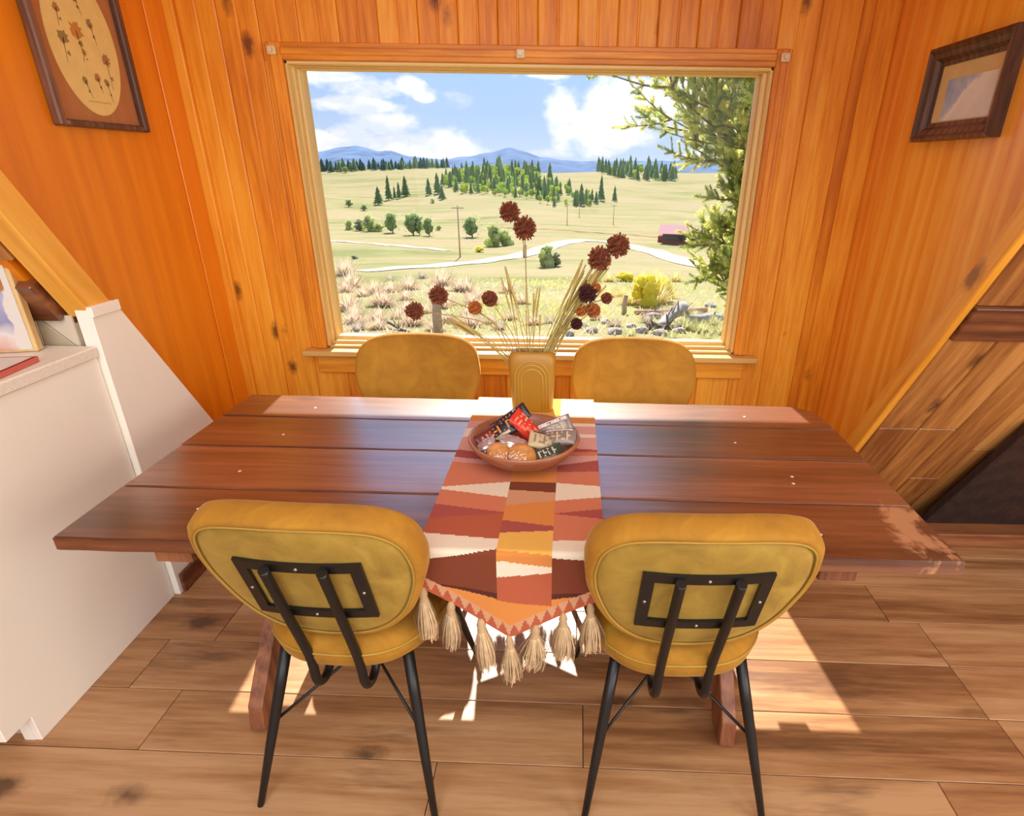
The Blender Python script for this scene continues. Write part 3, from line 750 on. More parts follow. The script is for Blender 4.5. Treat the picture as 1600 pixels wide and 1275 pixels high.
# ------------------------------------------------------------------ RUNNER
def runner():
    cols = [srgb(205, 120, 84), srgb(232, 214, 186), srgb(166, 78, 66), srgb(214, 134, 62), srgb(122, 56, 28), srgb(84, 34, 22), srgb(232, 176, 78), srgb(205, 150, 110), srgb(178, 88, 56), srgb(214, 156, 140)]
    names = ['terracotta', 'cream', 'plum', 'orange', 'brown', 'maroon', 'yellow', 'tan', 'rust', 'rose']
    mats = []
    for n_, c in zip(names, cols):
        m, t, p = new_mat(n_+' weave'); co = t.node('ShaderNodeTexCoord').outputs['Object']
        wv = t.noise(t.scale(co, (1, .25, 1)), 400, 2)
        t.put(p.inputs['Base Color'], t.mix(t.math('MULTIPLY', wv, .3), c, tuple(v*.7 for v in c))); p.inputs['Roughness'].default_value = .95
        t.put(p.inputs['Normal'], t.bump(wv, .25, .002)); mats.append(m)
    TE, CR, PL, OR, BR, MA, YE, TA, RU, RO = range(10)
    X0, X1, C0, C1 = -.195, .244, -.010, .120
    lin = lambda u, a, b, va, vb: va+(vb-va)*(u-a)/(b-a)
    def stack(v, items, default):
        for lim, c in items:
            if v < lim: return c
        return default
    def pat(u, v):
        if u < C0:
            L_ = lambda a, b: lin(u, X0, C0, a, b)
            return stack(v, [(-.30, CR), (-.25, OR), (L_(-.19, -.21), RO), (L_(-.12, -.16), CR), (L_(-.03, .01), RO), (L_(.02, .05), PL), (L_(.05, .075), RO), (L_(.125, .11), TE), (L_(.198, .163), TE), (L_(.212, .245), CR),
                             (L_(.286, .318), TE), (L_(.353, .322), PL), (L_(.416, .434), RU), (L_(.503, .473), CR), (L_(.565, .590), BR), (L_(.566, .606), MA)], OR)
        if u < C1:
            L_ = lambda a, b: lin(u, C0, C1, a, b)
            return stack(v, [(-.30, YE), (-.24, OR), (-.16, PL), (-.05, CR), (.02, TE), (.10, TE), (.163, OR), (L_(.205, .215), BR), (L_(.285, .257), TA), (L_(.353, .375), OR), (L_(.408, .394), PL), (L_(.475, .482), YE), (L_(.499, .514), OR), (L_(.545, .530), CR), (L_(.611, .627), RU)], OR)
        L_ = lambda a, b: lin(u, C1, X1, a, b)
        return stack(v, [(-.30, CR), (-.25, OR), (-.225, CR), (L_(-.17, -.16), RO), (L_(-.13, -.14), CR), (L_(-.06, -.05), RO), (L_(-.03, -.035), PL), (L_(.0, -.01), TE), (L_(.06, .02), RO), (L_(.10, .09), PL), (L_(.162, .175), TE), (L_(.257, .233), CR), (L_(.318, .291), TE), (L_(.320, .337), PL), (L_(.435, .428), TE), (L_(.488, .494), CR), (L_(.592, .585), BR), (L_(.608, .590), MA)], OR)
    apexu = .02; EV0, EV1, EVa = .575, .655, .722          # v of the cut edge at u=X0, X1, apex (hanging, pointed)
    def edge(u): return lin(u, X0, apexu, EV0+.005, EVa) if u < apexu else lin(u, apexu, X1, EVa, EV0+.028)
    def pos(u, v):
        top, yb = .7535, .4735
        if v < -.478: # hangs over the back edge
            d = -v-.478; return Vector((u, .4775+.002*math.sin(u*30), top-.004-d))
        if v <= yb-.002: return Vector((u, -v, top))
        d = v-(yb-.002); R_ = .010
        if d < R_*PI/2: a = d/R_; return Vector((u, -(yb-.002)-R_*math.sin(a), top-R_*(1-math.cos(a))))
        dd = d-R_*PI/2; return Vector((u, -(yb-.002)-R_-.004*math.sin(u*22+1)*min(1, dd*8)-dd*.03, top-R_-dd))
    r = thing('table_runner', 'woven terracotta and cream geometric table runner with tassels over the table', 'runner', (0, 0, 0), TROT)
    b = bmesh.new(); NU = 132; v0 = -.60; NV = 380
    us = [X0+(X1-X0)*i/NU for i in range(NU+1)]; grid = []
    for u in us:
        e = edge(u); bodyN = NV; row = []
        for j in range(NV+1):
            # uniform rows on the table, compressed to meet the pointed edge below
            vb = -.62-.10*(1-abs(u-apexu)/.22); vv = (vb+(-.5-vb)*j/30 if j <= 30 else -.5+.95*(j-30)/270) if j <= 300 else .45+(e-.45)*(j-300)/80
            row.append((b.verts.new(pos(u, vv)), vv))
        grid.append(row)
    for i in range(NU):
        uc = (us[i]+us[i+1])/2; ec = edge(uc)
        for j in range(NV):
            vc = (grid[i][j][1]+grid[i+1][j+1][1])/2
            f = b.faces.new((grid[i][j][0], grid[i+1][j][0], grid[i+1][j+1][0], grid[i][j+1][0]))
            de = ec-vc
            if de < .038:
                per = .0265; ph = ((uc-X0) % per)/per; tri = abs(ph-.5)*2      # 1 at border, 0 centre
                f.material_index = TA if (.038-de)/.038 < .18+.95*tri*.85 and de > .004 else RU
                f.material_index = (TA if de/.038 > .12+.85*(1-tri) else RU)
            else: f.material_index = pat(uc, vc)
    bmesh.ops.recalc_face_normals(b, faces=b.faces)
    c = obj('cloth', b, mats, r)
    md = c.modifiers.new('thickness', 'SOLIDIFY'); md.thickness = .003; md.offset = 1
    # tassels
    mt = simple('raw jute tassel', (.62, .42, .22), .9, var=.2, vscale=60); mt2 = simple('jute tassel binding', (.50, .32, .16), .9)
    R = random.Random(9); variants = []
    for q_ in range(3):
        bb = bmesh.new()
        for k in range(260):
            a = R.uniform(0, 2*PI); sp_ = R.uniform(.15, 1)**.6; ln = R.uniform(.085, .112); r0 = .010*sp_; r1 = .034*sp_*R.uniform(.8, 1.15)
            A = Vector((r0*math.cos(a), r0*math.sin(a), -.03)); Mi = Vector((r1*1.05*math.cos(a+.1), r1*.75*math.sin(a+.1), -.03-ln*.55)); E_ = Vector((r1*1.0*math.cos(a+R.uniform(-.3, .3)), r1*.7*math.sin(a), -.03-ln))
            P_ = smoothpath([A, Mi, E_], 3); w_ = .0011; t_ = Vector((-math.sin(a), math.cos(a), 0))*w_
            vs0 = [(bb.verts.new(p+t_), bb.verts.new(p-t_)) for p in P_]
            for (a1, a2), (b1, b2) in zip(vs0, vs0[1:]): bb.faces.new((a1, a2, b2, b1))
        lathe(bb, [(0, -.03), (.010, -.032), (.014, -.05), (.016, -.075), (.013, -.095), (0, -.098)], 14)
        variants.append(mesh_from('tassel', bb, mt, True))
    bb = bmesh.new(); lathe(bb, [(0, .002), (.006, 0), (.009, -.008), (.0115, -.018), (.009, -.027), (.0115, -.031), (.0115, -.036), (0, -.037)], 12); knob = mesh_from('tassel_knot', bb, mt2, True)
    for k, u in enumerate((-.188, -.122, -.052, .017, .084, .150, .214)):
        p = pos(u, edge(u)-.003); o = link('tassel', variants[k % 3], r, (p.x, p.y-.003, p.z)); o.rotation_euler = (R.uniform(-.08, .08), R.uniform(-.12, .12), R.uniform(0, 6))
        s = (1.0, .95, 1.05, .85, 1.05, .95, .9)[k]; o.scale = (s, s, 1)
        link('tassel_knot', knob, o)
    for k, u in enumerate((-.188, -.122, -.052, .017, .084, .150, .214)):
        p = pos(u, -.62-.10*(1-abs(u-apexu)/.22)); o = link('tassel', variants[k % 3], r, (p.x, p.y+.008, p.z)); o.rotation_euler = (0, 0, R.uniform(0, 6)); link('tassel_knot', knob, o)
runner()
TOPZ = .7572

# ------------------------------------------------------------------ VASE AND DRIED FLOWERS
def vase():
    r = thing('arch_vase', 'ochre ceramic slab vase embossed with arches holding dried flowers', 'vase', (.024, .375, TOPZ), TROT)
    b = bmesh.new(); N = 40; prev = None
    def ring(sx, sy, z):
        pts = []
        for k in range(N):
            a = 2*PI*k/N; c, s = math.cos(a), math.sin(a); e = 2/5
            pts.append(b.verts.new((sx*math.copysign(abs(c)**e, c), sy*math.copysign(abs(s)**e, s), z)))
        return pts
    prof = [(.001, .001, .003), (.070, .036, 0), (.073, .039, .004), (.077, .042, .06), (.081, .043, .12), (.083, .044, .17), (.082, .043, .20), (.075, .038, .215), (.062, .030, .222), (.058, .026, .222), (.056, .024, .215), (.060, .026, .15), (.062, .028, .02), (.001, .001, .02)]
    for sx, sy, z in prof:
        cur = ring(sx, sy, z)
        if prev:
            for k in range(N): b.faces.new((prev[k], prev[(k+1) % N], cur[(k+1) % N], cur[k]))
        prev = cur
    obj('body', b, M_VASE, r, True)
    ma = simple('pale ochre glaze line', (.55, .31, .05), .4)
    for i, (w, h) in enumerate(((.060, .195), (.049, .180), (.038, .165))):
        b = bmesh.new(); pts = [(-w, 0, .012)]
        for k in range(17):
            a = PI-PI*k/16; pts.append((w*math.cos(a), 0, h-w+w*math.sin(a)))
        pts.append((w, 0, .012)); pts2 = []
        for p in pts:
            zf = p[2]; sy = .038+.006*min(1, zf/.15); pts2.append((p[0], -sy*(1-abs(p[0]/.083)**5)**.2-.0005, zf))
        tube(b, pts2, .0022, 6); obj('arch_ridge', b, ma, r)
vase()
VX, VY, VZ = .024, .375, TOPZ+.21
M_STEM = simple('dried stem', (.42, .30, .10), .9, var=.2); M_STRAW = simple('dry golden straw', (.50, .38, .11), .85, var=.2)
M_HEADS = {'rust': simple('rust dried petals', (.25, .068, .027), .95, var=.3, vscale=80), 'dark': simple('dark dried petals', (.085, .018, .015), .95, var=.3, vscale=80), 'orange': simple('orange dried petals', (.50, .16, .03), .95, var=.25, vscale=80)}
def flower(name_, hx, hz, col, rad, label, spiky, mid=None, hy=.36):
    """stem rises from the vase mouth to a round seed head"""
    base = Vector((VX+max(-.045, min(.045, (hx-VX)*.25)), VY+.002, VZ-.06)); head = Vector((hx, hy, hz))
    r = thing(name_, label, 'dried flower', base)
    m = Vector(mid) if mid else base.lerp(head, .55)+Vector((0, 0, .03))
    b = bmesh.new(); tube(b, [p-base for p in smoothpath([base, base+(m-base)*.45+Vector((0, 0, .015)), m, head], 5)], .0018, 6); obj('stem', b, M_STEM, r)
    b = bmesh.new(); R = random.Random(int(hx*9999)+int(hz*777)); c = head-base
    n = 170 if spiky else 120
    ico(b, rad*.62, 2, c, jit=.05, rnd=R)
    for k in range(n):   # small petals radiating outward
        zz = 1-2*(k+.5)/n; th = k*2.39996; rr = math.sqrt(1-zz*zz); d = Vector((rr*math.cos(th), rr*math.sin(th), zz))
        ln = rad*(R.uniform(.85, 1.12) if spiky else R.uniform(.88, .98)); w = rad*(.13 if spiky else .22)
        t_ = d.cross(Vector((.3, .5, .8))).normalized(); s_ = d.cross(t_)
        t_ = (t_*math.cos(k)+s_*math.sin(k))*w
        A = c+d*rad*.5; v = [b.verts.new(A+t_), b.verts.new(A-t_), b.verts.new(c+d*ln-t_*.7), b.verts.new(c+d*ln+t_*.7)]; b.faces.new(v)
    obj('flower_head', b, M_HEADS[col], r)
FL = [(-.046, 1.438, 'rust', .033, 'topmost rust brown dried flower, tip of the tall centre stem', 1, (.0, .36, 1.33)),
      (.002, 1.390, 'rust', .037, 'rust brown dried flower just below the topmost one', 1, (.004, .365, 1.25)),
      (.304, 1.340, 'rust', .038, 'rust brown dried flower furthest upper right of the vase', 1, (.19, .36, 1.18)),
      (.246, 1.298, 'rust', .039, 'rust brown dried flower beside and left of the upper right one', 1, (.14, .365, 1.13)),
      (.210, 1.187, 'dark', .031, 'darkest round dried flower on the right of the straw bundle', 1, (.13, .36, 1.07)),
      (.235, 1.203, 'orange', .021, 'small orange brown dried flower peeking behind the darkest one', 0, (.14, .37, 1.08)),
      (.275, 1.169, 'rust', .021, 'small plain brown dried ball at the far right of the low cluster', 0, (.16, .36, 1.12)),
      (.190, 1.127, 'orange', .023, 'orange dried ball left of its larger twin, right of the vase', 0, (.12, .36, 1.05)),
      (.232, 1.127, 'orange', .027, 'larger orange dried ball in the low right cluster', 0, (.14, .36, 1.05)),
      (.176, 1.084, 'dark', .022, 'lowest dark dried ball on the right above the chair', 0, (.11, .36, 1.03)),
      (-.119, 1.161, 'rust', .029, 'round maroon dried flower left of centre over the left straw', 0, (-.05, .36, 1.05)),
      (-.170, 1.129, 'orange', .026, 'orange brown dried flower left of the round maroon one', 0, (-.07, .36, 1.04)),
      (-.291, 1.169, 'rust', .033, 'rust dried flower upper of the pair at far left', 1, (-.12, .365, 1.09)),
      (-.376, 1.115, 'rust', .032, 'rust dried flower lowest and furthest left over the chair', 1, (-.14, .36, 1.08))]
for hx, hz, c, rd, lb, sp_, mid in FL: flower('dried_flower', hx, hz, c, rd, lb, sp_, mid, .345 if c == 'dark' else .36)
def straw(tip, n, label, group, spread, R):
    for k in range(n):
        t_ = Vector(tip)+Vector((R.uniform(-1, 1)*spread[0], R.uniform(-1, 1)*.03, R.uniform(-1, 1)*spread[1]))
        base = Vector((VX+R.uniform(-.03, .03)+(tip[0]-VX)*.12, VY+R.uniform(-.012, .012), VZ-.08))
        m = base.lerp(t_, .6)+Vector((0, 0, .02))
        b = bmesh.new(); path = [p-base for p in smoothpath([base, base.lerp(m, .5)+Vector((0, 0, .01)), m, t_], 4)]
        n_ = len(path); tube(b, path, [.0016+(.0022 if i > n_*.62 else 0)*(1-(i-n_*.62)/(n_*.38)*.7) for i in range(n_)], 5)
        o = obj('dried_grass_stalk', b, M_STRAW, loc=base); tag(o, label, 'dried grass', group)
R_ = random.Random(21)
straw((.235, .365, 1.26), 26, 'golden dried grass stalk in the thick bundle leaning right from the vase', 'grass stalks leaning right', (.05, .055), R_)
straw((-.065, .36, 1.24), 4, 'golden dried grass stalk leaning a little left near the tall centre stem', 'grass stalks near the centre', (.012, .03), R_)
straw((-.255, .36, 1.095), 7, 'golden dried grass stalk drooping low to the left of the vase', 'grass stalks drooping left', (.025, .012), R_)
straw((.05, .37, 1.15), 4, 'thin dried grass stalk standing upright in the middle of the vase', 'upright grass stalks', (.025, .05), R_)

# ------------------------------------------------------------------ BOWL OF SNACKS
def bowl():
    r = thing('wooden_bowl', 'turned reddish wood bowl full of wrapped snacks on the runner', 'bowl', (.020, -.03, TOPZ), 0)
    b = bmesh.new(); prof = [(0, .0), (.055, 0), (.075, .004), (.110, .018), (.140, .040), (.160, .066), (.166, .078), (.163, .084), (.157, .081), (.148, .066), (.128, .040), (.100, .022), (.06, .012), (0, .010)]
    lathe(b, prof, 64); obj('shell', b, wood('turned bowl wood', (.30, .10, .045), (.44, .17, .075), (.54, .24, .11), 'X', .35, coat=.3, contrast=.6), r)
bowl()
def wrapper_mat(name, c, rough=.25, metal=.15): return simple(name, c, rough, metal, var=.1, vscale=30)
W_BLACK = wrapper_mat('black foil wrapper', (.03, .022, .03)); W_RED = wrapper_mat('red wrapper', (.66, .04, .02)); W_ORANGE = wrapper_mat('orange print', (.75, .28, .05), .4)
W_GREY = wrapper_mat('taupe wrapper', (.25, .19, .16)); W_KRAFT = wrapper_mat('khaki print', (.55, .42, .22), .5); W_PALE = wrapper_mat('pale print', (.70, .62, .58), .5); W_MAR = wrapper_mat('maroon wrapper', (.16, .03, .02)); W_GREEN = wrapper_mat('dark green wrapper', (.06, .09, .05)); W_CORAL = wrapper_mat('coral print', (.8, .25, .14), .4)
def packet(loc, dims, rot, mats, label, marks):
    """pillow packet with crimped ends; marks = bands/letter strokes (x,y,w,h,mat)"""
    L_, Wd, T = dims; r = thing('snack_packet', label, 'snack', loc, 0); r.rotation_euler = rot
    b = bmesh.new(); NX, NY = 14, 8; top = {}; bot = {}
    def h(u, v): return T*(max(0, (1-abs(u)**2.6))**.6)*(max(0, 1-abs(v)**3)**.6)*(1+.14*math.sin(u*9+v*5))
    for i in range(NX+1):
        for j in range(NY+1):
            u, v = -1+2*i/NX, -1+2*j/NY
            e = .985 if abs(u) > .86 else 1.0
            z = h(u/.86, v) if abs(u) < .86 else .0008*(1+((j) % 2))
            top[i, j] = b.verts.new((u*L_/2, v*Wd/2*e, z+.0005)); bot[i, j] = b.verts.new((u*L_/2, v*Wd/2*e, -z*.8-.0005))
    for i in range(NX):
        for j in range(NY):
            b.faces.new((top[i, j], top[i+1, j], top[i+1, j+1], top[i, j+1])); b.faces.new((bot[i, j], bot[i, j+1], bot[i+1, j+1], bot[i+1, j]))
    for i in range(NX):
        for j in (0, NY): b.faces.new((top[i, j], bot[i, j], bot[i+1, j], top[i+1, j]))
    for j in range(NY):
        for i in (0, NX): b.faces.new((top[i, j], top[i, j+1], bot[i, j+1], bot[i, j]))
    bmesh.ops.recalc_face_normals(b, faces=b.faces); obj('wrapper', b, mats[0], r, True)
    b = bmesh.new()
    for (x, y, w, hh, mi) in marks:   # printed blocks and strokes, laid on the film
        n = max(1, int(w/.008)); V = []
        for k in range(n+1):
            xx = x+w*k/n; V.append([b.verts.new((xx, yy, h(max(-.99, min(.99, xx/(L_/2)/.86)), max(-.99, min(.99, yy/(Wd/2))))+.0014)) for yy in (y, y+hh)])
        for A, B in zip(V, V[1:]): f = b.faces.new((A[0], B[0], B[1], A[1])); f.material_index = mi
    if marks: obj('printing', b, mats[1:], r)
    return r
def strokes(x0, y0, n, pitch, hgt, mi, R):
    out = []
    for k in range(n):
        out.append((x0+k*pitch, y0, pitch*.35, hgt, mi)); 
        if R.random() < .7: out.append((x0+k*pitch, y0+hgt*R.choice([0, .4, .8]), pitch*.8, hgt*.2, mi))
    return out
RR = random.Random(4); BZ = TOPZ
BX, BY = .020, -.03
packet((BX-.045, BY+.055, BZ+.105), (.125, .052, .010), (math.radians(48), math.radians(-34), math.radians(12)), [W_BLACK, W_PALE, W_ORANGE], 'black and silver snack packet standing highest at the back of the bowl', [(.02, -.02, .012, .04, 0), (-.04, -.018, .05, .012, 0)]+strokes(-.03, .002, 4, .012, .014, 1, RR))
packet((BX-.062, BY+.022, BZ+.090), (.105, .056, .010), (math.radians(42), math.radians(-30), math.radians(16)), [W_BLACK, W_ORANGE, W_KRAFT], 'black snack packet with orange lettering leaning left of the red one', [(-.035, -.02, .05, .008, 1)]+strokes(-.03, -.008, 4, .015, .026, 0, RR))
packet((BX-.105, BY+.012, BZ+.072), (.09, .05, .009), (math.radians(35), math.radians(-20), math.radians(40)), [W_MAR, W_CORAL, W_BLACK], 'maroon snack packet at the left rim behind the silver foil', strokes(-.025, -.01, 3, .014, .018, 0, RR))
packet((BX+.008, BY+.020, BZ+.096), (.125, .055, .011), (math.radians(46), math.radians(50), math.radians(4)), [W_RED, W_CORAL, W_BLACK, W_KRAFT], 'bright red snack packet standing in the middle of the bowl', strokes(-.05, -.018, 4, .014, .018, 0, RR)+strokes(-.045, .006, 3, .018, .016, 2, RR)+strokes(.012, -.014, 3, .014, .03, 0, RR))
packet((BX+.090, BY+.035, BZ+.092), (.11, .055, .009), (math.radians(48), math.radians(-20), math.radians(10)), [W_GREY, W_PALE, W_KRAFT], 'taupe snack packet standing highest at the right rim', [(-.045, .012, .09, .012, 0)]+strokes(-.035, -.016, 5, .014, .022, 1, RR))
packet((BX+.105, BY-.005, BZ+.080), (.10, .054, .009), (math.radians(38), math.radians(-8), math.radians(-6)), [W_GREY, W_KRAFT, W_PALE], 'taupe and khaki packet leaning on the right side of the bowl', strokes(-.038, -.014, 5, .015, .028, 0, RR)+[(-.04, .018, .08, .005, 1)])
packet((BX+.062, BY-.020, BZ+.070), (.10, .055, .010), (math.radians(36), math.radians(22), math.radians(8)), [W_KRAFT, W_GREY, W_BLACK], 'khaki snack packet with dark lettering below the tall taupe one', strokes(-.036, -.012, 5, .014, .026, 0, RR)+[(-.04, .02, .08, .004, 1)])
packet((BX+.075, BY-.068, BZ+.058), (.085, .05, .009), (math.radians(24), math.radians(-12), math.radians(20)), [W_GREEN, W_PALE, W_KRAFT], 'dark green and pale packet low at the front right of the bowl', strokes(-.03, -.012, 4, .014, .024, 0, RR))
# clear-wrapped cookies
def cookie(loc, rot, s, label):
    r = thing('wrapped_cookie', label, 'snack', loc); r.rotation_euler = rot; R = random.Random(int(s*1e5))
    b = bmesh.new(); lathe(b, [(0, -.006), (.030*s, -.006), (.038*s, -.001), (.036*s, .006), (.022*s, .011), (0, .012)], 28)
    for v in b.verts: v.co *= 1+R.uniform(-.02, .02)
    obj('cookie', b, simple('golden cookie', (.72, .36, .10), .6, var=.25, vscale=45), r)
    b = bmesh.new(); n = 20; V = []
    for i in range(n+1):
        for j in range(n+1):
            u, v = -1+2*i/n, -1+2*j/n; rr = math.hypot(u, v)
            z = .017*max(0, 1-rr**2.4)+R.uniform(0, .003)+.001; V.append(b.verts.new((u*.042*s, v*.037*s, z)))
    for i in range(n):
        for j in range(n): b.faces.new((V[i*(n+1)+j], V[(i+1)*(n+1)+j], V[(i+1)*(n+1)+j+1], V[i*(n+1)+j+1]))
    m, t, p = new_mat('crinkled clear film'); m.node_tree.nodes.remove(p); tr = t.node('ShaderNodeBsdfTransparent'); tr.inputs[0].default_value = (1, .97, .93, 1); gl = t.node('ShaderNodeBsdfGlossy'); gl.inputs['Roughness'].default_value = .22
    mx = t.node('ShaderNodeMixShader'); mx.inputs[0].default_value = .16; t.put(mx.inputs[1], tr.outputs[0]); t.put(mx.inputs[2], gl.outputs[0]); t.put(m.node_tree.nodes['Material Output'].inputs[0], mx.outputs[0])
    obj('clear_film', b, m, r)
cookie((BX+.0, BY-.078, BZ+.056), (math.radians(22), math.radians(10), .2), 1.12, 'golden cookie in clear film at the front middle of the bowl')
cookie((BX-.066, BY-.066, BZ+.056), (math.radians(20), math.radians(-14), .9), 1.02, 'golden cookie in clear film at the front left of the bowl')
def foil(loc, rot, dims, label, seed):
    r = thing('foil_pouch', label, 'snack', loc); r.rotation_euler = rot; R = random.Random(seed)
    b = bmesh.new(); ico(b, 1, 3, (0, 0, 0), (dims[0]/2, dims[1]/2, dims[2]/2), .10, R); obj('foil', b, simple('silver foil', (.72, .70, .74), .25, .75, var=.15, vscale=40), r)
foil((BX-.028, BY-.030, BZ+.072), (math.radians(18), math.radians(12), -.3), (.095, .05, .022), 'crinkled silver foil pouch in the middle of the bowl', 3)
foil((BX-.110, BY-.030, BZ+.066), (math.radians(10), math.radians(-25), .5), (.06, .042, .018), 'small crinkled silver wrapper at the left edge of the bowl', 8)

def leafy(m, k=.6):
    """thin leaves and blades let sunlight through"""
    t = NT(m.node_tree); p = m.node_tree.nodes['Principled BSDF']; out = m.node_tree.nodes['Material Output']
    tl = t.node('ShaderNodeBsdfTranslucent'); src = p.inputs['Base Color']
    if src.links: t.put(tl.inputs[0], src.links[0].from_socket)
    mx = t.node('ShaderNodeMixShader'); mx.inputs[0].default_value = k; t.put(mx.inputs[1], p.outputs[0]); t.put(mx.inputs[2], tl.outputs[0]); t.put(out.inputs[0], mx.outputs[0])
    return m
# ------------------------------------------------------------------ OUTSIDE: the land beyond the window
PR = [(1.0, -.75), (6, -.9), (9.3, -1.0), (15, -1.65), (27, -3.05), (40, -4.15), (52, -4.8), (75, -5.75), (130, -7.07), (200, -5.87), (330, -1.2), (410, -.6), (520, -7), (800, -30), (1500, -60)]
def terr(x, y):
    r = math.hypot(x-CX, y-CY)
    for (r0, z0), (r1, z1) in zip(PR, PR[1:]):
        if r <= r1:
            t = max(0, (r-r0)/(r1-r0)); z = z0+(z1-z0)*t; break
    else: z = PR[-1][1]
    a = math.atan2(x-CX, y-CY); g = min(1, r/120)
    return z+g*(.9*math.sin(a*9+r*.012)+.5*math.sin(a*23+r*.03))*min(1, r/300)*1.2+.05*math.sin(x*1.3)*math.sin(y*.9)*min(1, r/10)
def hit(u, v, rmax=520):
    d = ray(u, v); d = d/math.hypot(d.x, d.y); s = 3.
    while s < rmax:
        p = CP+d*s
        if p.z <= terr(p.x, p.y): return p
        s *= 1.006
    return None
def grid_ground():
    b = bmesh.new(); rs = [1.6*(1.032**k) for k in range(192)]; A = [math.radians(-72+144*k/150) for k in range(151)]; V = []
    for r in rs:
        V.append([b.verts.new((CX+r*math.sin(a), max(CY+r*math.cos(a), 1.62), terr(CX+r*math.sin(a), CY+r*math.cos(a)))) for a in A])
    for R0, R1 in zip(V, V[1:]):
        for k in range(150):
            if R0[k].co.y <= 1.6201 and R1[k].co.y <= 1.6201: continue
            b.faces.new((R0[k], R0[k+1], R1[k+1], R1[k]))
    m, t, p = new_mat('dry golden grassland'); co = t.node('ShaderNodeTexCoord').outputs['Object']
    n1 = t.noise(co, .035, 6, .6); n2 = t.noise(co, 1.1, 6, .7); n3 = t.noise(t.scale(co, (.5, 2, 1)), .12, 5)
    c = t.ramp(t.math('ADD', t.math('MULTIPLY', n1, .5), t.math('MULTIPLY', n3, .5)), [(.38, (.205, .215, .095)), (.46, (.29, .265, .135)), (.54, (.35, .295, .175)), (.64, (.35, .265, .175))])
    c = t.mix(t.ramp(n2, [(.5, (0, 0, 0)), (.75, (.6, .6, .6))]), c, (.21, .22, .09))
    c = t.mix(t.ramp(t.noise(co, .25, 7, .7), [(.5, (0, 0, 0)), (.7, (.7, .7, .7))]), c, (.30, .30, .15))
    t.put(p.inputs['Base Color'], c); p.inputs['Roughness'].default_value = 1; p.inputs['Specular IOR Level'].default_value = 0
    o = obj('ground', b, m, smooth=True); o['kind'] = 'structure'
grid_ground()
M_ROAD = simple('pale dirt road', (.50, .44, .35), 1, var=.05, vscale=.3, spec=0)
def road(pix, w0, w1=None):
    P = [hit(*p) for p in pix]; P = [p for p in P if p]; P = smoothpath(P, 8); b = bmesh.new(); prev = None
    for i, p in enumerate(P):
        d = (P[min(i+1, len(P)-1)]-P[max(i-1, 0)]); n = Vector((-d.y, d.x, 0)).normalized()*w0/2
        cur = [b.verts.new((q.x, q.y, terr(q.x, q.y)+.03)) for q in (p+n, p+n*.33, p-n*.33, p-n)]
        if prev:
            for k in range(3): b.faces.new((prev[k], prev[k+1], cur[k+1], cur[k]))
        prev = cur
    o = obj('path', b, M_ROAD); o['kind'] = 'structure'; return o
road([(500, 376), (560, 380), (620, 384), (700, 392)], 1.0).name = 'track'
road([(560, 424), (640, 417), (720, 411), (790, 404), (835, 395), (862, 385), (905, 376), (960, 380), (1010, 391), (1065, 408), (1130, 424)], 2.2).name = 'dirt_road'
e_ = road([(772, 356), (840, 358), (920, 363), (985, 367), (1050, 374)], .9); e_.name = 'bare_earth_track'; e_.data.materials[0] = simple('brown bare earth', (.33, .22, .13), 1, spec=0)
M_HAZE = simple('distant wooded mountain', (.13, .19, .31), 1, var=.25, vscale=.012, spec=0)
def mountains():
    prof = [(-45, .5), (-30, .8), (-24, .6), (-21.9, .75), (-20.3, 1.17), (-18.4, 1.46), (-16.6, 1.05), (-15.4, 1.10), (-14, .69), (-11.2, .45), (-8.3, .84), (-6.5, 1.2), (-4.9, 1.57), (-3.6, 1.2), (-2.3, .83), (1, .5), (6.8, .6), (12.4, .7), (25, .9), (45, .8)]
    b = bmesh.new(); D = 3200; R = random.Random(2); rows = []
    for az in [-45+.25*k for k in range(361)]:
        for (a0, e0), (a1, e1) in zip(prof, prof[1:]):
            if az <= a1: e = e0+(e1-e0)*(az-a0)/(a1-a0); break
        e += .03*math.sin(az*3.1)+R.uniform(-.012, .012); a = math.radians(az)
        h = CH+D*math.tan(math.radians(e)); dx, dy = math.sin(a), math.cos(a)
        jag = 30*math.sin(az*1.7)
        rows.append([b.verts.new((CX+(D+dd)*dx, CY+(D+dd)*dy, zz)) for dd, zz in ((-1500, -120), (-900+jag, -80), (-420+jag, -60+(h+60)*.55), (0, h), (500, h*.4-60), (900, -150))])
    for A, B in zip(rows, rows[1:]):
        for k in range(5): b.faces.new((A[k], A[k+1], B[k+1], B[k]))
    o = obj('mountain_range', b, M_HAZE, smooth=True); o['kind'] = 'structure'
mountains()

# conifers
def conifer_mesh(seed, h=1., w=.17, col=0):
    R = random.Random(seed); b = bmesh.new(); tube(b, [(0, 0, -.05), (0, 0, .3)], .014, 5, mi=1)
    L = 7
    for k in range(L):
        z0 = .06+.86*k/L; rr = w*(1-k/L)**.8+.015; z1 = min(1, z0+.26); n = 9; ap = b.verts.new((0, 0, z1))
        ring = []
        for j in range(n*2):
            a = PI*j/n+k; q = rr*(1.15 if j % 2 else .62)*R.uniform(.75, 1.15); ring.append(b.verts.new((q*math.cos(a), q*math.sin(a), z0+R.uniform(-.03, .02))))
        for j in range(n*2): b.faces.new((ring[j], ring[(j+1) % (2*n)], ap))
    return b
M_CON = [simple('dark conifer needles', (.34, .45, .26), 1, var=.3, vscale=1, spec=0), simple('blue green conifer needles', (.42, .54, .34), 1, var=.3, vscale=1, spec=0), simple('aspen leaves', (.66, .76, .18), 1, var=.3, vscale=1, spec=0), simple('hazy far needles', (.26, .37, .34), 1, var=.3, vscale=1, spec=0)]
M_BARK = simple('tree bark', (.26, .19, .13), .95, var=.3)
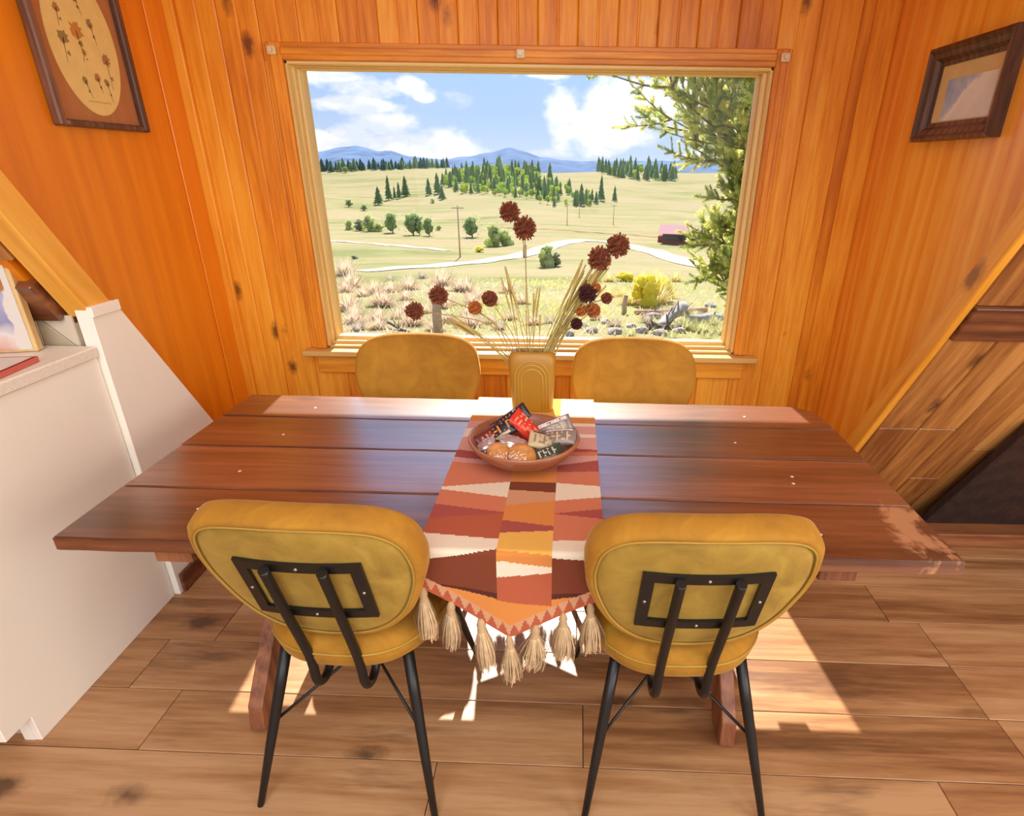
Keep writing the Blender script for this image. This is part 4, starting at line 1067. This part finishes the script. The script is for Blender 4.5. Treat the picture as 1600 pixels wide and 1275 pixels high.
con_me = [mesh_from('foliage', conifer_mesh(s, w=w_), [M_CON[c], M_BARK]) for s, w_, c in ((1, .17, 0), (2, .21, 1), (3, .15, 0), (4, .19, 3))]
def aspen_mesh(seed, m):
    R = random.Random(seed); b = bmesh.new(); tube(b, [(0, 0, -.05), (0, 0, .4)], .02, 5, mi=1)
    for k in range(7): ico(b, R.uniform(.16, .24), 1, (R.uniform(-.16, .16), R.uniform(-.16, .16), R.uniform(.3, .8)), jit=.22, rnd=R)
    return mesh_from('foliage', b, [m, M_BARK])
asp_me = [aspen_mesh(5, M_CON[2]), aspen_mesh(6, simple('green aspen leaves', (.52, .66, .18), 1, var=.3, vscale=1, spec=0))]
RT = random.Random(31)
def tree_at(u, v, hpx, me, name, label, group, wid=1.):
    p = hit(u, v)
    if p is None: return
    d = (p-CP).length; h = hpx*d*math.cos(.0)/FPX*.93
    o = link(name, me, None, (p.x, p.y, terr(p.x, p.y))); o.scale = (h*wid, h*wid, h); o.rotation_euler = (0, 0, RT.uniform(0, 6)); tag(o, label, 'tree', group)
def inpoly(x, y, P):
    c = False; j = len(P)-1
    for i in range(len(P)):
        if (P[i][1] > y) != (P[j][1] > y) and x < (P[j][0]-P[i][0])*(y-P[i][1])/(P[j][1]-P[i][1])+P[i][0]: c = not c
        j = i
    return c
def forest(poly, n, hp, mix, label, alabel, group):
    xs = [p[0] for p in poly]; ys = [p[1] for p in poly]; pts = []; taken = []; tries = 0
    while len(pts) < n:
        x, y = RT.uniform(min(xs), max(xs)), RT.uniform(min(ys), max(ys))
        if not inpoly(x, y, poly): continue
        tries += 1; p = hit(x, y)
        if p is None: continue
        if tries < 4000 and any((p.x-a)**2+(p.y-b_)**2 < 1.9**2 for a, b_ in taken): continue
        taken.append((p.x, p.y)); pts.append((x, y))
    for x, y in pts:
        if RT.random() < mix: tree_at(x, y, hp*RT.uniform(.5, .75), RT.choice(asp_me), 'aspen_tree', alabel, group+' aspens', .9)
        else: tree_at(x, y, hp*RT.uniform(.75, 1.2), RT.choice(con_me[:3]), 'conifer_tree', label, group, 1.15)
forest([(690, 292), (700, 276), (740, 268), (845, 264), (842, 285), (842, 312), (800, 310), (750, 304), (715, 303)], 225, 20, .5, 'dark conifer in the dense wood on the middle hillside', 'bright green aspen in the dense wood on the middle hillside', 'middle hillside wood')
forest([(838, 290), (870, 296), (905, 306), (935, 318), (925, 324), (880, 326), (838, 320)], 50, 21, .55, 'conifer in the lower clump right of the middle hillside wood', 'green aspen in the lower clump right of the middle hillside wood', 'lower hillside clump')
forest([(925, 268), (1010, 268), (1060, 276), (1055, 285), (985, 282), (945, 276)], 60, 22, .15, 'conifer in the wood at the right end of the hill crest', 'pale aspen in the wood at the right end of the hill crest', 'right crest wood')
def ridge(u0, u1, v0, v1, n, hp, label, group):
    for k in range(n):
        u = u0+(u1-u0)*(k+RT.uniform(0, 1))/n; v = v0+(v1-v0)*(u-u0)/(u1-u0)
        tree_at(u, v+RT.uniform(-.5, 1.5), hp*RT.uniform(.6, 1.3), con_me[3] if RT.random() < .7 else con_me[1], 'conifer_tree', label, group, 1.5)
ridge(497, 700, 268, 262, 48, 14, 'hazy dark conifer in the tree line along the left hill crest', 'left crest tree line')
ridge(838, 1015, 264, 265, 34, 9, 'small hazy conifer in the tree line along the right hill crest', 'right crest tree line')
for u, v, h_, w_, lb in ((592, 320, 26, 1.6, 'leftmost conifer of the row of thin trees on left slope'), (608, 313, 36, .9, 'tallest thin conifer of the row on the left slope'), (617, 311, 19, .8, 'shortest thin conifer of the row on the left slope'), (624, 311, 24, 1., 'fourth conifer of the thin row on the left slope'), (634, 307, 30, 1.3, 'rightmost conifer of the thin row on the left slope'),
                         (670, 305, 25, 1.2, 'lone conifer on open grass left of the dense wood'), (684, 303, 31, 1.2, 'conifer at the left edge of the dense wood'), (691, 312, 20, 1.8, 'bushy conifer standing below the left edge of the dense wood'), (859, 286, 30, 1., 'tall slim conifer on the grass right of the dense wood'), (939, 314, 38, .9, 'tall pointed conifer near the right end of the lower clump'), (960, 315, 24, 1., 'slim lone conifer right of the lower clump'), (908, 322, 34, 1.2, 'dark conifer in front of the lower clump')):
    tree_at(u, v, h_, con_me[0], 'conifer_tree', lb, None, w_)

# leafy bushes in the valley
def bush_mesh(seed, mat, tall=1.):
    R = random.Random(seed); b = bmesh.new(); tube(b, [(0, 0, -.05), (0, 0, .35)], .03, 5, mi=1)
    for k in range(26):
        a = R.uniform(0, 2*PI); rr = R.uniform(0, .36); z = R.uniform(.14, .80)*tall; s = R.uniform(.10, .19)*(1.2-z*.6)
        ico(b, s, 1, (rr*math.cos(a)*(1.1-z*.75), rr*math.sin(a)*(1.1-z*.75), z), jit=.3, rnd=R)
    for k in range(260):
        a = R.uniform(0, 2*PI); z = R.uniform(.06, .95)*tall; rr = .42*math.sqrt(max(0, 1-((z-.42)/.56)**2))*R.uniform(.7, 1.1); c = Vector((rr*math.cos(a), rr*math.sin(a), z)); s = R.uniform(.02, .05)
        d = Vector((R.uniform(-1, 1), R.uniform(-1, 1), R.uniform(-1, 1))).normalized()*s; e = d.cross(Vector((0, .3, 1))).normalized()*s*.6
        b.faces.new([b.verts.new(c+d), b.verts.new(c+e), b.verts.new(c-d)])
    return mesh_from('foliage', b, [mat, M_BARK])
M_B1 = simple('blue green bush leaves', (.46, .56, .28), 1, var=.3, vscale=3, spec=0); M_B2 = simple('olive bush leaves', (.62, .68, .32), 1, var=.3, vscale=3, spec=0); M_B3 = simple('yellow bush leaves', (.92, .78, .12), 1, var=.2, vscale=3, spec=0); M_B4 = simple('grey green sage', (.42, .44, .30), 1, var=.2, vscale=3, spec=0)
bus = [bush_mesh(1, M_B1), bush_mesh(2, M_B2), bush_mesh(3, M_B3), bush_mesh(4, M_B4)]
for u, v, h_, w_, k, lb in ((546, 359, 16, .8, 1, 'small olive tree at the left end of the valley hedge'), (562, 361, 18, 1., 3, 'grey green shrub second from the left in the valley hedge'), (577, 361, 27, .8, 1, 'olive tree third from the left in the valley hedge'), (592, 362, 15, 1.2, 1, 'low olive shrub between two taller valley trees'), (614, 364, 34, .75, 0, 'dark tree standing left of the pair in valley'), (646, 368, 38, .8, 0, 'broad dark tree in the middle of the valley row'), (656, 368, 34, .5, 0, 'narrow dark tree touching the broad middle valley tree'), (671, 369, 32, .65, 0, 'dark tree at the right end of the left valley row'), (686, 360, 9, 1., 1, 'tiny round shrub right of the left valley row'),
                            (738, 371, 36, .85, 0, 'dark round tree alone in mid valley right of the pole'), (772, 386, 40, .75, 1, 'olive green tree right of the dark round valley tree'), (788, 384, 28, .9, 1, 'pale olive shrub joined to the olive valley tree'), (748, 394, 10, 1.6, 2, 'low yellow bush below the dark round valley tree'), (853, 417, 40, .8, 1, 'olive bush right of the tall flower stems'), (868, 417, 24, .9, 3, 'grey green shrub right beside the olive bush'), (545, 324, 12, 1., 0, 'small dark shrub on the left slope'), (570, 330, 10, 1.2, 0, 'low dark shrub right of another on the left slope'), (540, 270, 9, 1., 0, 'tiny tree alone under the left crest'), (676, 318, 8, .9, 1, 'tiny shrub on open slope below the wood'), (553, 405, 6, 2., 3, 'low sage clump on the left meadow'),
                            (1012, 478, 62, .8, 2, 'bright yellow bush behind the log pile'), (1028, 470, 44, 1., 2, 'smaller bright yellow bush right of the larger one'), (975, 440, 18, 1.6, 2, 'low yellow scrub left of the yellow bushes')):
    tree_at(u, v, h_, bus[k], 'leafy_bush', lb, None, w_*1.35)

# utility poles and fence line
M_POST = simple('weathered post', (.50, .34, .23), 1, var=.2)
for u, v, h_, lb in ((719, 402, 72, 'thin wooden utility pole rising left of the flower stems'), (905, 340, 22, 'thin wooden pole in the far field right of the flowers'), (886, 352, 30, 'second thin wooden pole in the far field'), (958, 352, 28, 'rightmost thin wooden pole in the far field')):
    p = hit(u, v); d = (p-CP).length; h = h_*d/FPX; b = bmesh.new(); tube(b, [(0, 0, -.2), (0, 0, h)], [.06, .04], 6); box(b, (-.4, -.03, h*.94), (.4, .03, h*.96)); o = obj('utility_pole', b, M_POST, loc=(p.x, p.y, terr(p.x, p.y))); tag(o, lb, 'pole')
# red ranch house
def ranch():
    p = hit(1072, 383); d = (p-CP).length; s = d/FPX
    r = thing('ranch_house', 'distant red ranch house with pink roof half hidden by the tree', 'house', (p.x, p.y, terr(p.x, p.y)), -.25)
    w, h, dp = 70*s, 15*s, 36*s; mw = simple('red siding', (.36, .13, .10), .9, spec=0); mr = simple('pink metal roof', (.56, .35, .34), .7, spec=0)
    b = bmesh.new(); box(b, (-w/2, 0, -1), (w/2, dp, h)); obj('wall', b, mw, r)
    b = bmesh.new(); prism(b, [(-w/2-.4, -.5, h), (-w/2-.4, dp/2, h+11*s), (-w/2-.4, dp+.5, h)], (w+.8, 0, 0)); obj('roof', b, mr, r)
    mg = simple('dark window glass', (.08, .08, .1), .3)
    for k in (-.3, .05, .32):
        b = bmesh.new(); box(b, (k*w-1, -.06, h*.35), (k*w+1, .02, h*.75)); obj('window', b, mg, r)
    b = bmesh.new(); box(b, (-w/2-9*s, 3, -1), (-w/2, dp*.7, h*.55)); obj('porch', b, mw, r)
ranch()
# ------------------------------------------------------------------ near: posts, rocks, logs, grass, brush
def fence_post(u, v, hp, wp, lb, name='fence_post'):
    p = hit(u, v); d = (p-CP).length; h = hp*d/FPX; w = wp*d/FPX/2; R = random.Random(u); b = bmesh.new()
    tube(b, [(0, 0, -.2), (R.uniform(-.01, .01), 0, h*.5), (.02, 0, h)], [w, w*.95, w*.85], 8); o = obj(name, b, M_POST, loc=(p.x, p.y, terr(p.x, p.y))); tag(o, lb, 'post')
fence_post(685, 522, 58, 15, 'brown wooden fence post outside behind the left far chair')
fence_post(975, 492, 30, 8, 'grey wooden stump post outside left of the log pile')
fence_post(820, 402, 18, 6, 'short brown post by the road behind the tall flower stem')
M_ROCK = simple('pale granite rock', (.40, .36, .33), .95, var=.3, vscale=6, bump=.4); M_LOG = simple('silvery driftwood log', (.38, .35, .34), .9, var=.35, vscale=9, bump=.5); M_LOG2 = simple('dark rotten log end', (.16, .12, .10), .95, var=.3, vscale=9)
ROCKS = [(905, 512, 26), (925, 520, 22), (944, 506, 20), (958, 521, 26), (985, 512, 18), (1002, 520, 24), (1060, 520, 22), (1030, 523, 26), (1075, 505, 18), (890, 524, 18), (1088, 494, 20), (1100, 520, 16), (640, 505, 12), (560, 518, 12), (735, 523, 16), (1112, 480, 20)]
rk = []
for s in range(4):
    b = bmesh.new(); R = random.Random(s+50); vv = ico(b, 1, 2, (0, 0, 0), (1, .8, .62), .0)
    for v in vv:
        n_ = math.sin(v.co.x*3+s)*.15+math.sin(v.co.y*4.1+s*2)*.12+R.uniform(-.07, .07); v.co *= 1+n_
    rk.append(mesh_from('rock', b, M_ROCK))
for i, (u, v, wp) in enumerate(ROCKS):
    p = hit(u, v); d = (p-CP).length; o = link('rock', rk[i % 4], None, (p.x, p.y, terr(p.x, p.y)+.02)); s = wp*d/FPX/2; o.scale = (s, s, s*.9); o.rotation_euler = (0, 0, i*1.3)
    tag(o, 'pale grey granite rock among the grass outside the window', 'rock', 'rocks outside the window')
def log(u0, v0, lift0, u1, v1, lift1, wp, lb, mat=M_LOG, seed=1):
    a = hit(u0, v0); c = hit(u1, v1); c = Vector((c.x, a.y*.6+c.y*.4, terr(c.x, c.y))); s = (a-CP).length/FPX; a.z = terr(a.x, a.y)+lift0*s; c.z += lift1*s
    R = random.Random(seed); w = wp*s/2; pts = [a.lerp(c, t/6)+Vector((R.uniform(-w, w)*.5, R.uniform(-w, w)*.5, R.uniform(-w, w)*.4)) for t in range(7)]
    b = bmesh.new(); tube(b, [p-a for p in pts], [w*R.uniform(.75, 1.2) for _ in pts], 9)
    for k in range(3):   # broken branch stubs
        q_ = pts[2+k]-a; tube(b, [q_, q_+Vector((R.uniform(-.2, .2), -.1, R.uniform(.12, .3)))], [w*.35, w*.12], 5)
    o = obj('log', b, mat, loc=a); tag(o, lb, 'log')
log(1005, 500, 4, 1060, 470, 10, 15, 'silvery driftwood log leaning up in the middle of the pile', seed=2)
log(1030, 512, 0, 1045, 488, 40, 16, 'pale upright driftwood stump in the log pile', seed=3)
log(1075, 505, 6, 1135, 478, 14, 14, 'long grey driftwood log at the right of the pile', seed=4)
log(1010, 515, 2, 1052, 508, 6, 14, 'dark rotten log low in the middle of the pile', M_LOG2, 5)
log(990, 492, 2, 1095, 486, 8, 9, 'reddish thin log lying across the back of the pile', simple('reddish bark log', (.55, .32, .2), .95, var=.3), 6)
log(640, 520, 0, 622, 505, 14, 5, 'thin dark stick poking up outside the left of the window', M_LOG2, 7)
def brush_mesh(seed, mats):
    R = random.Random(seed); b = bmesh.new()
    for k in range(420):
        a = R.uniform(0, 2*PI); q = R.uniform(0, 1); e = R.uniform(.25, 1.45); r0 = R.uniform(0, .25)
        c = Vector((r0*math.cos(a), r0*math.sin(a), 0)); d = Vector((math.cos(a)*math.cos(e), math.sin(a)*math.cos(e), math.sin(e))); L_ = R.uniform(.45, 1)
        w = Vector((-math.sin(a), math.cos(a), 0))*.012; bend = Vector((0, 0, R.uniform(-.15, .1)))
        m = c+d*L_*.55+bend*.2; t_ = c+d*L_+bend
        v = [b.verts.new(c-w), b.verts.new(c+w), b.verts.new(m+w), b.verts.new(m-w)]; f = b.faces.new(v); f.material_index = k % 2
        f = b.faces.new((v[3], v[2], b.verts.new(t_))); f.material_index = k % 2
    return mesh_from('brush', b, mats)
MB = [simple('pinkish dry brush twigs', (.66, .48, .40), 1, var=.2, spec=0), simple('cream dry grass tips', (.74, .64, .42), 1, var=.2, spec=0), simple('green grass clump', (.42, .48, .18), 1, var=.2, spec=0), simple('grey green brush', (.44, .44, .32), 1, var=.2, spec=0), simple('golden yellow brush', (.78, .64, .16), 1, var=.2, spec=0)]
brm = [brush_mesh(1, [MB[0], MB[1]]), brush_mesh(2, [MB[2], MB[1]]), brush_mesh(3, [MB[3], MB[0]]), brush_mesh(4, [MB[4], MB[1]])]
BR_ = random.Random(8)
def brushes(pts, k, label, group):
    for (u, v, hp) in pts:
        p = hit(u, v); d = (p-CP).length; h = hp*d/FPX*BR_.uniform(.85, 1.15)
        o = link('brush_clump', brm[k], None, (p.x, p.y, terr(p.x, p.y)-.02)); o.scale = (h, h, h); o.rotation_euler = (0, 0, BR_.uniform(0, 6)); tag(o, label, 'brush', group)
brushes([(545+BR_.uniform(-6, 6)+k*13.5, 452+(k*37 % 60)+BR_.uniform(-5, 5), 24) for k in range(22)]+[(540+(k*47 % 230), 430+(k*29 % 90), 30) for k in range(16)], 0, 'pinkish dry brush clump growing in the left foreground outside', 'pinkish brush outside the left of the window')
brushes([(560, 515, 20), (700, 505, 20), (740, 512, 22), (610, 440, 14), (660, 435, 14), (780, 515, 20), (860, 505, 18), (1040, 500, 24), (1010, 505, 20), (1065, 492, 26), (930, 500, 18), (960, 510, 20), (1090, 500, 22)], 2, 'grey green brush clump among the dry brush outside', 'grey green brush outside')
brushes([(1070, 515, 24), (1095, 520, 24), (1115, 508, 22), (1085, 500, 20), (1050, 530, 20), (1125, 522, 22), (985, 528, 18), (1105, 532, 20)], 1, 'green grass clump beside the logs and rocks', 'green clumps beside the log pile')
brushes([(930+BR_.uniform(-8, 8)+k*12, 440+(k*23 % 46), 18) for k in range(11)]+[(1000, 470, 40), (1022, 474, 44), (1040, 465, 34), (985, 476, 30)], 3, 'golden yellow brush clump in the right meadow', 'yellow brush in the right meadow')
def grass():
    R = random.Random(77); b = bmesh.new()
    for k in range(9000):
        a = math.radians(R.uniform(-38, 32)); r = 6.8*(1+R.random()**1.6*2.6); x, y = CX+r*math.sin(a), CY+r*math.cos(a); z = terr(x, y)
        h = R.uniform(.04, .15); w = R.uniform(.005, .012)*r/8; dx, dy = R.uniform(-1.1, 1.1)*h, R.uniform(-.5, .5)*h
        mi = 0
        q_ = math.sin(x*.9+2)+math.sin(y*.7+x*.3)+R.uniform(-.8, .8)
        mi = 1 if q_ > .9 else 2 if q_ < -.7 and x < 0 else 0
        if x > 1.5 and R.random() < .4: mi = 3
        f = b.faces.new([b.verts.new((x-w, y, z-.02)), b.verts.new((x+w, y, z-.02)), b.verts.new((x+dx, y+dy, z+h))]); f.material_index = mi
    o = obj('meadow_grass', b, [simple('dry straw grass', (.60, .52, .30), 1, spec=0, var=.15, vscale=2), simple('yellow flowering grass', (.66, .57, .16), 1, spec=0, var=.15, vscale=2), simple('pinkish dry brush', (.62, .48, .38), 1, spec=0, var=.15, vscale=2), simple('green grass blades', (.40, .46, .14), 1, spec=0, var=.15, vscale=2)])
    tag(o, 'dry straw coloured grass and brush growing outside the window', 'grass', kind='stuff')
grass()

# big bristly pine to the right of the window
def big_pine():
    base = Vector((3.55, 7.6, 0)); base.z = terr(base.x, base.y)
    r = thing('pine_tree', 'large sunlit pine with bristly yellow green branches right of the window view', 'tree', base)
    R = random.Random(13); tb = bmesh.new(); H = 6.6
    tr = [Vector((0, 0, -.3)), Vector((.05, 0, 1.2)), Vector((-.1, .05, 2.6)), Vector((.05, 0, 4.2)), Vector((0, 0, H))]
    tube(tb, smoothpath(tr, 4), [.22-.19*k/16 for k in range(17)], 9); fb = bmesh.new(); bb = bmesh.new()
    def tuft(p, d, ln, rad, mi):
        d = d.normalized(); u_ = d.orthogonal().normalized(); w_ = d.cross(u_)
        n = int(ln/.017)
        for k in range(n):
            c = p+d*ln*(k/n)
            for j in range(7):
                a = R.uniform(0, 2*PI); o_ = (u_*math.cos(a)+w_*math.sin(a)); e = c+o_*rad*R.uniform(.7, 1.1)+d*rad*R.uniform(.4, .9); s_ = d.cross(o_)*.0095
                f = fb.faces.new([fb.verts.new(c+s_), fb.verts.new(c-s_), fb.verts.new(e)]); f.material_index = mi
    def branch(p, d, ln, rad, depth):
        pts = [p]; q_ = d.normalized()
        n = 5
        for k in range(n):
            q_ = (q_+Vector((R.uniform(-.16, .16), R.uniform(-.16, .16), R.uniform(-.02, .20)))).normalized(); pts.append(pts[-1]+q_*ln/n)
        tube(bb, pts, [rad*(1-.14*k) for k in range(n+1)], 5, cap=False)
        for k in range(1, n+1):
            m = 3 if depth == 0 else 2
            for j in range(m):
                a = R.uniform(0, 2*PI); o_ = q_.orthogonal().normalized(); o2 = q_.cross(o_); dd = (q_*R.uniform(.35, .9)+(o_*math.cos(a)+o2*math.sin(a))*.8+Vector((0, 0, .28))).normalized()
                if depth == 0: branch(pts[k], dd, ln*R.uniform(.26, .42), rad*.5, 1)
                else: tuft(pts[k], dd, R.uniform(.12, .24), R.uniform(.036, .055), R.choice([0, 0, 1, 1, 2]))
        tuft(pts[-1], q_, R.uniform(.22, .32), .055, R.choice([0, 1, 1, 2])); tuft(pts[-2], q_, .2, .05, 0)
    for k in range(76):
        z = .35+(H-.5)*(k/76); a = R.uniform(0, 2*PI) if k % 4 == 0 else R.uniform(PI*.78, PI*1.5)
        zz = z-2.9; ln = (2.35 if zz > -.4 else 1.55)*R.uniform(.72, 1.08)*(1-.10*max(0, zz))
        if z < 1.3: ln *= .8
        if 1.45 < z < 2.15: ln *= .74
        branch(Vector((0, 0, z)), Vector((math.cos(a), math.sin(a), R.uniform(-.12, .35))), ln, .035, 0)
    obj('trunk', tb, M_BARK, r); obj('branches', bb, M_BARK, r)
    def nm(n_, c): 
        m, t, p = new_mat(n_); co = t.node('ShaderNodeTexCoord').outputs['Object']; t.put(p.inputs['Base Color'], t.ramp(t.noise(co, 2.2, 3), [(.35, tuple(v*.75 for v in c)), (.65, c)])); p.inputs['Roughness'].default_value = .8
        p.inputs['Specular IOR Level'].default_value = .1; return m
    f = obj('needles', fb, [nm('green pine needles', (.72, .78, .24)), nm('yellow green pine needles', (.95, .92, .36)), nm('dark pine needles', (.52, .58, .22))], r); f['kind'] = 'stuff'
    print('pine needles', len(f.data.polygons))
big_pine()
for m in bpy.data.materials:
    if any(k in m.name for k in ('needles', 'leaves', 'grass', 'brush', 'sage')) and 'grassland' not in m.name: leafy(m)
